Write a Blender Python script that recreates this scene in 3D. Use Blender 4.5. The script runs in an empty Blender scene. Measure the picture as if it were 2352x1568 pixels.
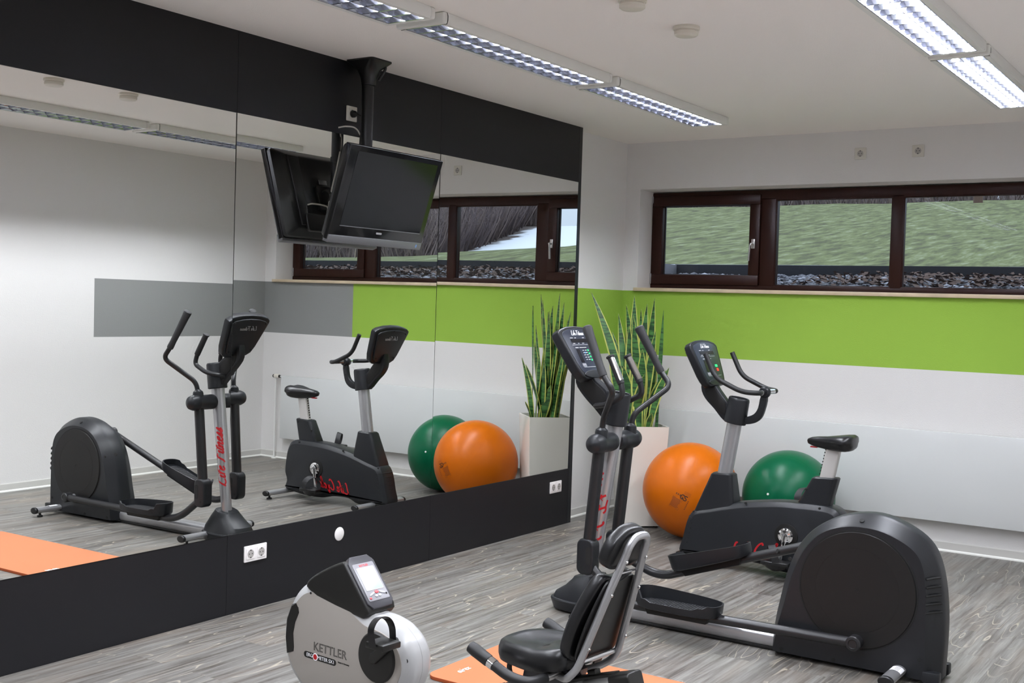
import bpy, bmesh, math, random
from mathutils import Vector, Matrix, noise
random.seed(7)
PI = math.pi
C = bpy.context.scene.collection
SC = bpy.context.scene

# ------------------------------------------------------------------ camera
def make_camera():
    yaw, pit, rol = -0.5879, -0.0327, 0.0304
    f = Vector((math.sin(yaw)*math.cos(pit), math.cos(yaw)*math.cos(pit), math.sin(pit)))
    r = f.cross(Vector((0, 0, 1))).normalized(); u = r.cross(f)
    c, s = math.cos(rol), math.sin(rol)
    r2 = c*r + s*u; u2 = -s*r + c*u
    cd = bpy.data.cameras.new('camera'); co = bpy.data.objects.new('camera', cd); C.objects.link(co)
    m = Matrix((r2, u2, -f)).transposed().to_4x4(); m.translation = Vector((4.2513, -8.0595, 1.5644))
    co.matrix_world = m
    cd.sensor_width = 36.0; cd.lens = 2674.6*36.0/2352.0; cd.clip_start = .05; cd.clip_end = 400
    SC.camera = co
make_camera()

# ------------------------------------------------------------------ world / exposure
w = bpy.data.worlds.new('world'); SC.world = w; w.use_nodes = True
nt = w.node_tree; nt.nodes.clear()
o_ = nt.nodes.new('ShaderNodeOutputWorld'); bg = nt.nodes.new('ShaderNodeBackground')
tc = nt.nodes.new('ShaderNodeTexCoord'); sx = nt.nodes.new('ShaderNodeSeparateXYZ'); rp = nt.nodes.new('ShaderNodeValToRGB')
nt.links.new(tc.outputs['Generated'], sx.inputs[0]); nt.links.new(sx.outputs['Z'], rp.inputs[0])
rp.color_ramp.elements[0].color = (.52, .59, .74, 1); rp.color_ramp.elements[0].position = 0.0
rp.color_ramp.elements[1].color = (1.0, 1.08, 1.28, 1); rp.color_ramp.elements[1].position = .75
nt.links.new(rp.outputs[0], bg.inputs[0]); bg.inputs[1].default_value = .52
nt.links.new(bg.outputs[0], o_.inputs[0])
SC.view_settings.view_transform = 'Standard'; SC.view_settings.look = 'None'
SC.view_settings.gamma = 1; SC.view_settings.use_curve_mapping = False
SC.view_settings.exposure = 1.62
TUBE_W = 7.7
SC.cycles.max_bounces = 14; SC.cycles.diffuse_bounces = 6; SC.cycles.glossy_bounces = 8
SC.cycles.transparent_max_bounces = 16; SC.cycles.transmission_bounces = 8
SC.cycles.caustics_reflective = True; SC.cycles.blur_glossy = 1.0
SC.cycles.sample_clamp_indirect = 4.0; SC.cycles.use_denoising = True

# ------------------------------------------------------------------ materials
def mat(name, col, rough=.5, metal=0., spec=.5, coat=0., emit=None, es=0., bump=None, var=0.):
    m = bpy.data.materials.new(name); m.use_nodes = True
    n = m.node_tree.nodes; l = m.node_tree.links; b = n['Principled BSDF']
    b.inputs['Base Color'].default_value = (*col, 1); b.inputs['Roughness'].default_value = rough
    b.inputs['Metallic'].default_value = metal; b.inputs['Specular IOR Level'].default_value = spec
    b.inputs['Coat Weight'].default_value = coat
    if emit: b.inputs['Emission Color'].default_value = (*emit, 1); b.inputs['Emission Strength'].default_value = es
    if bump or var:
        t = n.new('ShaderNodeTexCoord'); ns = n.new('ShaderNodeTexNoise'); l.new(t.outputs['Object'], ns.inputs['Vector'])
        ns.inputs['Scale'].default_value = bump[0] if bump else 60; ns.inputs['Detail'].default_value = 4
        if bump:
            bp = n.new('ShaderNodeBump'); bp.inputs['Strength'].default_value = bump[1]; bp.inputs['Distance'].default_value = bump[2]
            l.new(ns.outputs[0], bp.inputs['Height']); l.new(bp.outputs[0], b.inputs['Normal'])
        if var:
            mr = n.new('ShaderNodeMapRange'); mr.inputs[3].default_value = 1-var; mr.inputs[4].default_value = 1+var
            n2 = n.new('ShaderNodeTexNoise'); n2.inputs['Scale'].default_value = 9; l.new(t.outputs['Object'], n2.inputs['Vector'])
            l.new(n2.outputs[0], mr.inputs[0])
            mx = n.new('ShaderNodeVectorMath'); mx.operation = 'SCALE'; mx.inputs[0].default_value = col
            l.new(mr.outputs[0], mx.inputs['Scale']); l.new(mx.outputs[0], b.inputs['Base Color'])
    return m
M = {}
M['wall'] = mat('white_plaster', (.735, .722, .71), .9, spec=.2, bump=(140, .35, .004))
M['green'] = mat('lime_green_paint', (.285, .465, .062), .85, spec=.25, bump=(140, .35, .004))
M['grey'] = mat('grey_paint', (.255, .26, .255), .85, spec=.25, bump=(140, .35, .004))
M['ceil'] = mat('ceiling_white', (.93, .895, .86), .95, spec=.1, bump=(200, .5, .003))
M['panel'] = mat('anthracite_board', (.0085, .0085, .0105), .42, spec=.32, bump=(900, .08, .0004))
M['trimd'] = mat('dark_edge', (.008, .009, .011), .4)
M['seam'] = mat('seam_backing', (.28, .28, .27), .5)
M['base'] = mat('skirting_grey', (.56, .55, .52), .5)
M['basew'] = mat('skirting_lip', (.80, .80, .76), .4)
M['wood'] = mat('mahogany_frame', (.026, .0075, .0045), .40, spec=.22, bump=(50, .15, .002), var=.25)
M['rubber'] = mat('black_seal', (.008, .008, .009), .5)
M['sill'] = mat('travertine', (.62, .50, .35), .35, var=.25)
M['plast'] = mat('charcoal_plastic', (.011, .012, .0145), .40, spec=.34, bump=(700, .12, .0004))
M['plastd'] = mat('dark_cover_plastic', (.0085, .008, .0078), .5, spec=.3, bump=(900, .1, .0003))
M['plastb'] = mat('black_plastic', (.0045, .0045, .005), .38)
M['hole'] = mat('recess_black', (.004, .004, .004), .8)
M['powder'] = mat('charcoal_powdercoat', (.012, .012, .0135), .36, spec=.45)
M['foam'] = mat('grip_rubber', (.017, .017, .019), .60)
M['foamb'] = mat('black_foam', (.005, .005, .006), .5)
M['silver'] = mat('silver_metal_paint', (.44, .44, .455), .30, metal=.7)
M['silverl'] = mat('brushed_aluminium', (.62, .61, .60), .3, metal=.85)
M['postg'] = mat('pale_grey_post', (.55, .53, .51), .4, metal=.25)
M['chrome'] = mat('chrome', (.85, .85, .86), .08, metal=1.)
M['face'] = mat('console_face', (.022, .027, .044), .28, spec=.5)
M['lcd'] = mat('display_black', (.012, .012, .016), .15)
M['white_ink'] = mat('white_ink', (.85, .85, .88), .5)
M['red_ink'] = mat('red_ink', (.42, .004, .009), .45)
M['green_led'] = mat('green_led', (.02, .5, .12), .4, emit=(.05, .9, .3), es=.22)
M['red_led'] = mat('red_led', (.6, .03, .02), .4, emit=(1, .08, .03), es=.2)
M['blue_led'] = mat('blue_led', (.05, .2, .6), .4, emit=(.2, .5, 1), es=.2)
M['leather'] = mat('black_vinyl', (.0055, .0055, .0065), .33, spec=.45, bump=(350, .12, .0006))
M['orange_ball'] = mat('orange_pvc', (.50, .112, .002), .34, spec=.22)
M['green_ball'] = mat('green_pvc', (.0005, .098, .040), .34, spec=.22)
M['black_ink'] = mat('black_ink', (.02, .012, .01), .6)
M['brown_ink'] = mat('faded_ink', (.14, .035, .008), .6)
M['pot'] = mat('gloss_cream_lacquer', (.74, .72, .66), .09, spec=.5, coat=.3)
M['soil'] = mat('potting_soil', (.02, .015, .01), .95, bump=(60, 1, .02))
M['leafedge'] = mat('leaf_margin_yellow', (.42, .45, .10), .4)
M['mat'] = mat('orange_foam_mat', (.48, .155, .062), .8, bump=(500, .15, .001))
M['matside'] = mat('orange_foam_side', (.36, .07, .014), .8)
M['lightbody'] = mat('white_lamp_housing', (.78, .78, .75), .4)
M['alu'] = mat('louvre_aluminium', (.50, .51, .57), .12, metal=1.)
M['reflector'] = mat('reflector_white', (.75, .75, .78), .3, metal=.5)
M['socket'] = mat('white_switchgear', (.80, .77, .76), .3)
M['socketb'] = mat('cream_switchgear', (.66, .64, .58), .35)
M['socketd'] = mat('socket_recess', (.40, .38, .36), .4)
M['cream'] = mat('cream_plastic', (.72, .68, .60), .35)
M['tv'] = mat('tv_gloss_black', (.004, .004, .0045), .12, spec=.4, coat=.2)
M['tvscr'] = mat('tv_screen', (.004, .0043, .005), .10, spec=.3)
M['tvsil'] = mat('tv_silver_strip', (.19, .19, .20), .3, metal=.7)
M['tvback'] = mat('tv_back_black', (.012, .012, .013), .3)
M['cablew'] = mat('white_cable', (.55, .52, .46), .5)
M['cableb'] = mat('black_cable', (.008, .008, .008), .45)
M['rad'] = mat('radiator_enamel', (.64, .655, .65), .14, spec=.5)
M['pipe'] = mat('white_pipe', (.75, .75, .73), .3)
M['ktl'] = mat('kettle_grey_shell', (.30, .275, .25), .34, spec=.45)
M['ktl_rim'] = mat('pale_grey_shell', (.40, .40, .405), .28, spec=.5)
M['kblk'] = mat('black_shell', (.0045, .0042, .0036), .45)
M['kgrey'] = mat('dark_grey_bezel', (.028, .027, .034), .35)
M['kwhite'] = mat('white_console_foil', (.25, .245, .265), .3)
M['lcdw'] = mat('pale_lcd', (.19, .26, .26), .12, emit=(.75, .92, .92), es=.03)
M['btn'] = mat('silver_button', (.45, .46, .5), .3, metal=.5)
M['redbtn'] = mat('red_button', (.6, .06, .07), .3)
M['steel'] = mat('steel', (.6, .6, .62), .2, metal=1.)
M['gravelb'] = mat('gravel_bed', (.10, .09, .095), .9, bump=(40, 1, .03), var=.4)
M['curb'] = mat('dark_kerb', (.018, .018, .024), .8)
M['curbt'] = mat('pale_kerb', (.16, .16, .18), .8)
M['twig'] = mat('bare_twigs', (.155, .12, .125), .9)
M['twig2'] = mat('bare_brown_twigs', (.21, .16, .15), .9)
M['trunk'] = mat('tree_bark', (.13, .08, .06), .9)
M['snow'] = mat('snow', (.85, .88, .95), .8)
M['stone'] = mat('pebble_grey', (.15, .15, .175), .7, var=.5)
M['stonel'] = mat('pebble_pale', (.42, .42, .48), .6)
M['litter'] = mat('dry_leaf_litter', (.13, .085, .07), .9, var=.5)

def mirror_mat():
    m = bpy.data.materials.new('mirror_glass'); m.use_nodes = True; n = m.node_tree.nodes
    b = n['Principled BSDF']; b.inputs['Metallic'].default_value = 1; b.inputs['Roughness'].default_value = 0.0
    b.inputs['Base Color'].default_value = (.895, .905, .885, 1); return m
M['mirror'] = mirror_mat()
def glass_mat():
    m = bpy.data.materials.new('window_glass'); m.use_nodes = True; n = m.node_tree.nodes; l = m.node_tree.links; n.clear()
    o = n.new('ShaderNodeOutputMaterial'); t = n.new('ShaderNodeBsdfTransparent'); g = n.new('ShaderNodeBsdfGlossy')
    g.inputs['Roughness'].default_value = 0.0; mx = n.new('ShaderNodeMixShader'); fr = n.new('ShaderNodeFresnel'); fr.inputs[0].default_value = 1.22
    t.inputs[0].default_value = (.86, .90, .90, 1)
    l.new(fr.outputs[0], mx.inputs[0]); l.new(t.outputs[0], mx.inputs[1]); l.new(g.outputs[0], mx.inputs[2]); l.new(mx.outputs[0], o.inputs[0]); return m
M['glass'] = glass_mat()

def N(m, t): return m.node_tree.nodes.new(t)
def floor_mat():
    m = bpy.data.materials.new('grey_wood_vinyl'); m.use_nodes = True; n = m.node_tree.nodes; l = m.node_tree.links
    b = n['Principled BSDF']; b.inputs['Roughness'].default_value = .42; b.inputs['Specular IOR Level'].default_value = .4
    tc = N(m, 'ShaderNodeTexCoord'); mp = N(m, 'ShaderNodeMapping'); mp.inputs['Rotation'].default_value = (0, 0, PI/2)
    l.new(tc.outputs['Object'], mp.inputs[0])
    br = N(m, 'ShaderNodeTexBrick'); br.offset = .37; br.inputs['Scale'].default_value = 1
    br.inputs['Brick Width'].default_value = 1.2; br.inputs['Row Height'].default_value = .178; br.inputs['Mortar Size'].default_value = .0012
    br.inputs['Color1'].default_value = (0, 0, 0, 1); br.inputs['Color2'].default_value = (1, 1, 1, 1); br.inputs['Mortar'].default_value = (.5, .5, .5, 1)
    l.new(mp.outputs[0], br.inputs[0])
    # each plank shifts the grain
    sep = N(m, 'ShaderNodeSeparateXYZ'); l.new(tc.outputs['Object'], sep.inputs[0])
    wx = N(m, 'ShaderNodeTexNoise'); wx.inputs['Scale'].default_value = 1.0; wx.inputs['Detail'].default_value = 2.0; wx.inputs['Roughness'].default_value = .32
    cmb = N(m, 'ShaderNodeCombineXYZ')
    mu1 = N(m, 'ShaderNodeMath'); mu1.operation = 'MULTIPLY'; mu1.inputs[1].default_value = 9.0; l.new(sep.outputs[0], mu1.inputs[0])
    mu2 = N(m, 'ShaderNodeMath'); mu2.operation = 'MULTIPLY'; mu2.inputs[1].default_value = 1.25; l.new(sep.outputs[1], mu2.inputs[0])
    mu3 = N(m, 'ShaderNodeMath'); mu3.operation = 'MULTIPLY'; mu3.inputs[1].default_value = 9.0; l.new(br.outputs[0], mu3.inputs[0])
    l.new(mu1.outputs[0], cmb.inputs[0]); l.new(mu2.outputs[0], cmb.inputs[1]); l.new(mu3.outputs[0], cmb.inputs[2])
    l.new(cmb.outputs[0], wx.inputs['Vector'])
    # contour lines
    k = N(m, 'ShaderNodeMath'); k.operation = 'MULTIPLY'; k.inputs[1].default_value = 11; l.new(wx.outputs[0], k.inputs[0])
    fr = N(m, 'ShaderNodeMath'); fr.operation = 'FRACT'; l.new(k.outputs[0], fr.inputs[0])
    rl = N(m, 'ShaderNodeValToRGB'); cr = rl.color_ramp
    cr.elements[0].position = 0; cr.elements[0].color = (0, 0, 0, 1); cr.elements[1].position = .45; cr.elements[1].color = (0, 0, 0, 1)
    e = cr.elements.new(.5); e.color = (.9, .9, .9, 1); e = cr.elements.new(.58); e.color = (0, 0, 0, 1)
    l.new(fr.outputs[0], rl.inputs[0])
    # mask where lines appear
    nm = N(m, 'ShaderNodeTexNoise'); nm.inputs['Scale'].default_value = 1.0; nm.inputs['Detail'].default_value = 2
    cm2 = N(m, 'ShaderNodeVectorMath'); cm2.operation = 'MULTIPLY'; cm2.inputs[1].default_value = (.45, .9, 1); l.new(cmb.outputs[0], cm2.inputs[0]); l.new(cm2.outputs[0], nm.inputs['Vector'])
    rm = N(m, 'ShaderNodeMapRange'); rm.inputs[1].default_value = .45; rm.inputs[2].default_value = .56; l.new(nm.outputs[0], rm.inputs[0])
    lm = N(m, 'ShaderNodeMath'); lm.operation = 'MULTIPLY'; l.new(rl.outputs[0], lm.inputs[0]); l.new(rm.outputs[0], lm.inputs[1])
    # streaks
    st = N(m, 'ShaderNodeTexNoise'); st.inputs['Scale'].default_value = 1.0; st.inputs['Detail'].default_value = 6; st.inputs['Roughness'].default_value = .65
    c3 = N(m, 'ShaderNodeVectorMath'); c3.operation = 'MULTIPLY'; c3.inputs[1].default_value = (4.5, 1.3, 1); l.new(cmb.outputs[0], c3.inputs[0]); l.new(c3.outputs[0], st.inputs['Vector'])
    base = N(m, 'ShaderNodeValToRGB'); br2 = base.color_ramp
    br2.elements[0].position = .33; br2.elements[0].color = (.070, .060, .052, 1); br2.elements[1].position = .68; br2.elements[1].color = (.235, .229, .214, 1)
    e = br2.elements.new(.5); e.color = (.150, .143, .131, 1)
    l.new(st.outputs[0], base.inputs[0])
    # warm tint patches
    tn = N(m, 'ShaderNodeTexNoise'); tn.inputs['Scale'].default_value = .7; l.new(cmb.outputs[0], tn.inputs['Vector'])
    tr = N(m, 'ShaderNodeMapRange'); tr.inputs[1].default_value = .5; tr.inputs[2].default_value = .75; tr.inputs[3].default_value = 0; tr.inputs[4].default_value = .55; l.new(tn.outputs[0], tr.inputs[0])
    mx0 = N(m, 'ShaderNodeMix'); mx0.data_type = 'RGBA'; mx0.inputs[7].default_value = (.20, .16, .125, 1); l.new(tr.outputs[0], mx0.inputs[0]); l.new(base.outputs[0], mx0.inputs[6])
    # plank tone
    pt = N(m, 'ShaderNodeMapRange'); pt.inputs[3].default_value = .86; pt.inputs[4].default_value = 1.12; l.new(br.outputs[0], pt.inputs[0])
    sc = N(m, 'ShaderNodeVectorMath'); sc.operation = 'SCALE'; l.new(mx0.outputs[2], sc.inputs[0]); l.new(pt.outputs[0], sc.inputs['Scale'])
    mx = N(m, 'ShaderNodeMix'); mx.data_type = 'RGBA'; mx.inputs[7].default_value = (.42, .375, .30, 1)
    l.new(lm.outputs[0], mx.inputs[0]); l.new(sc.outputs[0], mx.inputs[6])
    mj = N(m, 'ShaderNodeMix'); mj.data_type = 'RGBA'; mj.inputs[7].default_value = (.10, .09, .08, 1)
    fj = N(m, 'ShaderNodeMath'); fj.operation = 'MULTIPLY'; fj.inputs[1].default_value = .55; l.new(br.outputs['Fac'], fj.inputs[0])
    l.new(fj.outputs[0], mj.inputs[0]); l.new(mx.outputs[2], mj.inputs[6]); l.new(mj.outputs[2], b.inputs['Base Color'])
    bp = N(m, 'ShaderNodeBump'); bp.inputs['Strength'].default_value = .25; bp.inputs['Distance'].default_value = .002; l.new(st.outputs[0], bp.inputs['Height']); l.new(bp.outputs[0], b.inputs['Normal'])
    return m
M['floor'] = floor_mat()
def leaf_mat():
    m = bpy.data.materials.new('snake_plant_leaf'); m.use_nodes = True; n = m.node_tree.nodes; l = m.node_tree.links
    b = n['Principled BSDF']; b.inputs['Roughness'].default_value = .38
    tc = N(m, 'ShaderNodeTexCoord'); mp = N(m, 'ShaderNodeMapping'); mp.inputs['Scale'].default_value = (9, 9, 55); l.new(tc.outputs['Object'], mp.inputs[0])
    ns = N(m, 'ShaderNodeTexNoise'); ns.inputs['Scale'].default_value = 1; ns.inputs['Detail'].default_value = 3; ns.inputs['Distortion'].default_value = .6; l.new(mp.outputs[0], ns.inputs[0])
    r = N(m, 'ShaderNodeValToRGB'); r.color_ramp.elements[0].position = .42; r.color_ramp.elements[0].color = (.010, .050, .014, 1)
    r.color_ramp.elements[1].position = .58; r.color_ramp.elements[1].color = (.055, .17, .04, 1); l.new(ns.outputs[0], r.inputs[0]); l.new(r.outputs[0], b.inputs['Base Color'])
    return m
M['leaf'] = leaf_mat()
def grass_mat():
    m = bpy.data.materials.new('winter_grass'); m.use_nodes = True; n = m.node_tree.nodes; l = m.node_tree.links
    b = n['Principled BSDF']; b.inputs['Roughness'].default_value = .95; b.inputs['Specular IOR Level'].default_value = .1
    tc = N(m, 'ShaderNodeTexCoord'); mp = N(m, 'ShaderNodeMapping'); mp.inputs['Scale'].default_value = (1.5, .34, 1); l.new(tc.outputs['Object'], mp.inputs[0])
    a = N(m, 'ShaderNodeTexNoise'); a.inputs['Scale'].default_value = 5.5; a.inputs['Detail'].default_value = 9; a.inputs['Roughness'].default_value = .72; l.new(mp.outputs[0], a.inputs[0])
    r = N(m, 'ShaderNodeValToRGB'); cr = r.color_ramp
    cr.elements[0].position = .30; cr.elements[0].color = (.10, .085, .07, 1); cr.elements[1].position = .78; cr.elements[1].color = (.60, .64, .52, 1)
    e = cr.elements.new(.42); e.color = (.14, .148, .085, 1); e = cr.elements.new(.54); e.color = (.22, .245, .115, 1); e = cr.elements.new(.66); e.color = (.34, .37, .24, 1)
    l.new(a.outputs[0], r.inputs[0]); l.new(r.outputs[0], b.inputs['Base Color'])
    bp = N(m, 'ShaderNodeBump'); bp.inputs['Strength'].default_value = .35; bp.inputs['Distance'].default_value = .05; l.new(a.outputs[0], bp.inputs['Height']); l.new(bp.outputs[0], b.inputs['Normal'])
    return m
M['grass'] = grass_mat()
def hill_mat():
    m = bpy.data.materials.new('far_hill'); m.use_nodes = True; n = m.node_tree.nodes; l = m.node_tree.links
    b = n['Principled BSDF']; b.inputs['Roughness'].default_value = .95
    tc = N(m, 'ShaderNodeTexCoord'); s = N(m, 'ShaderNodeSeparateXYZ'); l.new(tc.outputs['Object'], s.inputs[0])
    a = N(m, 'ShaderNodeTexNoise'); a.inputs['Scale'].default_value = .9; a.inputs['Detail'].default_value = 6; l.new(tc.outputs['Object'], a.inputs[0])
    # x - (24.6 + .4*(y-31)) + noise
    m1 = N(m, 'ShaderNodeMath'); m1.operation = 'MULTIPLY_ADD'; m1.inputs[1].default_value = -.36; m1.inputs[2].default_value = -13.6; l.new(s.outputs[1], m1.inputs[0])
    m2 = N(m, 'ShaderNodeMath'); m2.operation = 'ADD'; l.new(s.outputs[0], m2.inputs[0]); l.new(m1.outputs[0], m2.inputs[1])
    m3 = N(m, 'ShaderNodeMath'); m3.operation = 'MULTIPLY_ADD'; m3.inputs[1].default_value = 3; m3.inputs[2].default_value = -1.5; l.new(a.outputs[0], m3.inputs[0])
    m4 = N(m, 'ShaderNodeMath'); m4.operation = 'ADD'; l.new(m2.outputs[0], m4.inputs[0]); l.new(m3.outputs[0], m4.inputs[1])
    r = N(m, 'ShaderNodeMapRange'); r.inputs[1].default_value = -.2; r.inputs[2].default_value = .2; l.new(m4.outputs[0], r.inputs[0])
    mx = N(m, 'ShaderNodeMix'); mx.data_type = 'RGBA'; mx.inputs[7].default_value = (.12, .095, .09, 1); mx.inputs[6].default_value = (.86, .90, .98, 1)
    l.new(r.outputs[0], mx.inputs[0]); l.new(mx.outputs[2], b.inputs['Base Color']); return m
M['hill'] = hill_mat()

# ------------------------------------------------------------------ mesh helpers
def V3(*a): return Vector(a)
def finish(name, bm, m, smooth=35):
    bmesh.ops.recalc_face_normals(bm, faces=bm.faces)
    me = bpy.data.meshes.new(name); bm.to_mesh(me); bm.free()
    for x in (m if isinstance(m, (list, tuple)) else [m]): me.materials.append(x)
    if smooth:
        me.polygons.foreach_set('use_smooth', [True]*len(me.polygons)); me.set_sharp_from_angle(angle=math.radians(smooth))
    return me
KS, KZ = .965, 1.5644*.035   # the ergometer's size factor and lift
def klocal(bm): bm.transform(Matrix.Translation(V3(0, 0, KZ)) @ Matrix.Scale(KS, 4))
def obj(name, bm, m, parent=None, smooth=35):
    """parts are built in world space (or, for a rotated root, in its local space)"""
    if parent is not None and not parent.get('_local'):
        bm.transform(parent.matrix_basis.inverted())
    if parent is not None and parent.get('_local'): klocal(bm)
    me = finish(name, bm, m, smooth); o = bpy.data.objects.new(name, me); C.objects.link(o)
    if parent is not None:
        o.parent = parent
        if parent.type == 'MESH' and not parent.get('_local'): pass
    return o
def sub(name, bm, m, part, smooth=35):
    """a sub-part: child of a part whose own transform is identity inside its thing"""
    root = part.parent
    if not root.get('_local'): bm.transform(root.matrix_basis.inverted())
    else: klocal(bm)
    me = finish(name, bm, m, smooth); o = bpy.data.objects.new(name, me); C.objects.link(o); o.parent = part; return o
def thing(name, label, cat, loc=(0, 0, 0), rz=0, group=None, local=False):
    o = bpy.data.objects.new(name, None); C.objects.link(o); o.empty_display_size = .1
    o.location = loc; o.rotation_euler = (0, 0, rz)
    o.matrix_basis = Matrix.Translation(Vector(loc)) @ Matrix.Rotation(rz, 4, 'Z')
    o['label'] = label; o['category'] = cat
    if group: o['group'] = group
    if local: o['_local'] = 1
    return o
def tag(o, label, cat, group=None, kind=None):
    if kind: o['kind'] = kind
    if label: o['label'] = label; o['category'] = cat
    if group: o['group'] = group
    return o
def struct(name, bm, m, smooth=35):
    o = obj(name, bm, m, None, smooth); o['kind'] = 'structure'; return o
def BM(): return bmesh.new()
def box(bm, lo, hi, bev=0, seg=2, mi=0, mtx=None):
    t = bmesh.new(); bmesh.ops.create_cube(t, size=1)
    for v in t.verts: v.co = Vector([lo[i]+(v.co[i]+.5)*(hi[i]-lo[i]) for i in range(3)])
    if bev: bmesh.ops.bevel(t, geom=t.edges[:], offset=bev, segments=seg, profile=.5, affect='EDGES', clamp_overlap=True)
    if mtx: t.transform(mtx)
    merge(bm, t, mi); return bm
def merge(bm, t, mi=0):
    vm = {v: bm.verts.new(v.co) for v in t.verts}
    for f in t.faces:
        try:
            nf = bm.faces.new([vm[v] for v in f.verts]); nf.material_index = mi if mi else f.material_index
        except ValueError: pass
    t.free()
def frames(pts, closed=False):
    P = [Vector(p) for p in pts]; n = len(P); T = []
    for i in range(n):
        a = P[i-1] if (i > 0 or closed) else P[i]; b = P[(i+1) % n] if (i < n-1 or closed) else P[i]
        T.append((b-a).normalized())
    up = Vector((0, 0, 1)) if abs(T[0].z) < .9 else Vector((0, 1, 0))
    nn = (up - T[0]*up.dot(T[0])).normalized(); R = []
    for i in range(n):
        nn = (nn - T[i]*nn.dot(T[i]))
        nn = nn.normalized() if nn.length > 1e-6 else T[i].orthogonal().normalized()
        R.append((P[i], T[i], nn, T[i].cross(nn)))
    return R
def tube(bm, pts, r, seg=16, cap=True, sx=1., sy=1., mi=0, closed=False):
    """r: number or list; sx along the 'up' normal, sy across"""
    R = frames(pts, closed); rr = r if isinstance(r, (list, tuple)) else [r]*len(R); rings = []
    for (p, t, n, b), q in zip(R, rr):
        rings.append([bm.verts.new(p + n*math.cos(2*PI*k/seg)*q*sx + b*math.sin(2*PI*k/seg)*q*sy) for k in range(seg)])
    m = len(rings)
    for i in range(m if closed else m-1):
        A, B = rings[i], rings[(i+1) % m]
        for k in range(seg):
            f = bm.faces.new((A[k], A[(k+1) % seg], B[(k+1) % seg], B[k])); f.material_index = mi
    if cap and not closed:
        f = bm.faces.new(rings[0][::-1]); f.material_index = mi; f = bm.faces.new(rings[-1]); f.material_index = mi
    return bm
def fillet(pts, r=.05, n=7):
    P = [Vector(p) for p in pts]; out = [P[0]]
    for i in range(1, len(P)-1):
        a, b, c = P[i-1], P[i], P[i+1]; d1 = (a-b); d2 = (c-b); q = min(r, d1.length*.48, d2.length*.48)
        s = b+d1.normalized()*q; e = b+d2.normalized()*q
        for k in range(n+1):
            t = k/n; out.append((1-t)**2*s + 2*t*(1-t)*b + t*t*e)
    out.append(P[-1]); return out
def spline(pts, n=6):
    P = [Vector(p) for p in pts]; P = [P[0]*2-P[1]] + P + [P[-1]*2-P[-2]]; out = []
    for i in range(1, len(P)-2):
        for k in range(n):
            t = k/n; a, b, c, d = P[i-1:i+3]
            out.append(.5*((2*b)+(c-a)*t+(2*a-5*b+4*c-d)*t*t+(3*b-a-3*c+d)*t**3))
    out.append(P[-2]); return out
def loft(bm, rings, cap=True, mi=0):
    L = [[bm.verts.new(p) for p in r] for r in rings]; n = len(L[0])
    for A, B in zip(L[:-1], L[1:]):
        for k in range(n):
            f = bm.faces.new((A[k], A[(k+1) % n], B[(k+1) % n], B[k])); f.material_index = mi
    if cap:
        f = bm.faces.new(L[0][::-1]); f.material_index = mi; f = bm.faces.new(L[-1]); f.material_index = mi
    return bm
def lathe(bm, prof, origin, axis, seg=32, mi=0, cap=True):
    ax = Vector(axis).normalized(); n = ax.orthogonal().normalized(); b = ax.cross(n); o = Vector(origin)
    return loft(bm, [[o+ax*h+(n*math.cos(2*PI*k/seg)+b*math.sin(2*PI*k/seg))*max(r, 1e-4) for k in range(seg)] for r, h in prof], cap, mi)
def cyl(bm, a, b, r, seg=24, mi=0, bev=0):
    a = Vector(a); b = Vector(b); L = (b-a).length
    pr = [(r, 0), (r, L)] if not bev else [(r-bev, 0), (r-.3*bev, .3*bev), (r, bev), (r, L-bev), (r-.3*bev, L-.3*bev), (r-bev, L)]
    return lathe(bm, pr, a, b-a, seg, mi)
def prism(bm, outline, P, d0, d1, bev=0, mi=0, steps=3):
    """outline [(u,v)] in plane given by P(u,v,d); extruded d0..d1 with rounded rims of width bev"""
    n = len(outline); cx = sum(p[0] for p in outline)/n; cy = sum(p[1] for p in outline)/n
    def inset(q):
        o = []
        for i in range(n):
            a, b, c = Vector(outline[i-1]), Vector(outline[i]), Vector(outline[(i+1) % n])
            t1 = (b-a); t2 = (c-b)
            t1 = t1.normalized() if t1.length > 1e-7 else t2.normalized(); t2 = t2.normalized() if t2.length > 1e-7 else t1
            n1 = Vector((-t1.y, t1.x)); n2 = Vector((-t2.y, t2.x)); m = (n1+n2)
            m = m.normalized() if m.length > 1e-6 else n1
            k = 1/max(.5, m.dot(n1)); o.append(b + m*q*k*sgn)
        return o
    area = sum(outline[i-1][0]*outline[i][1]-outline[i][0]*outline[i-1][1] for i in range(n)); sgn = 1 if area > 0 else -1
    s = 1 if d1 > d0 else -1
    if bev:
        rings = []
        for k in range(steps+1):
            a = (PI/2)*k/steps; rings.append((d0+s*bev*(1-math.sin(a)), bev*(1-math.cos(PI/2-a)) if False else bev*(1-math.sin(a)) if False else bev*(1-math.cos(PI/2-a))))
        # quarter circle: inset goes bev -> 0 while depth goes d0 -> d0+bev
        rings = [(d0+s*bev*(1-math.cos(PI/2*k/steps)), bev*(1-math.sin(PI/2*k/steps))) for k in range(steps+1)]
        rings += [(d1-s*bev*(1-math.cos(PI/2*(steps-k)/steps)), bev*(1-math.sin(PI/2*(steps-k)/steps))) for k in range(steps+1)]
    else: rings = [(d0, 0), (d1, 0)]
    return loft(bm, [[P(x, y, d) for x, y in (inset(q) if q else outline)] for d, q in rings], True, mi)
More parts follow.
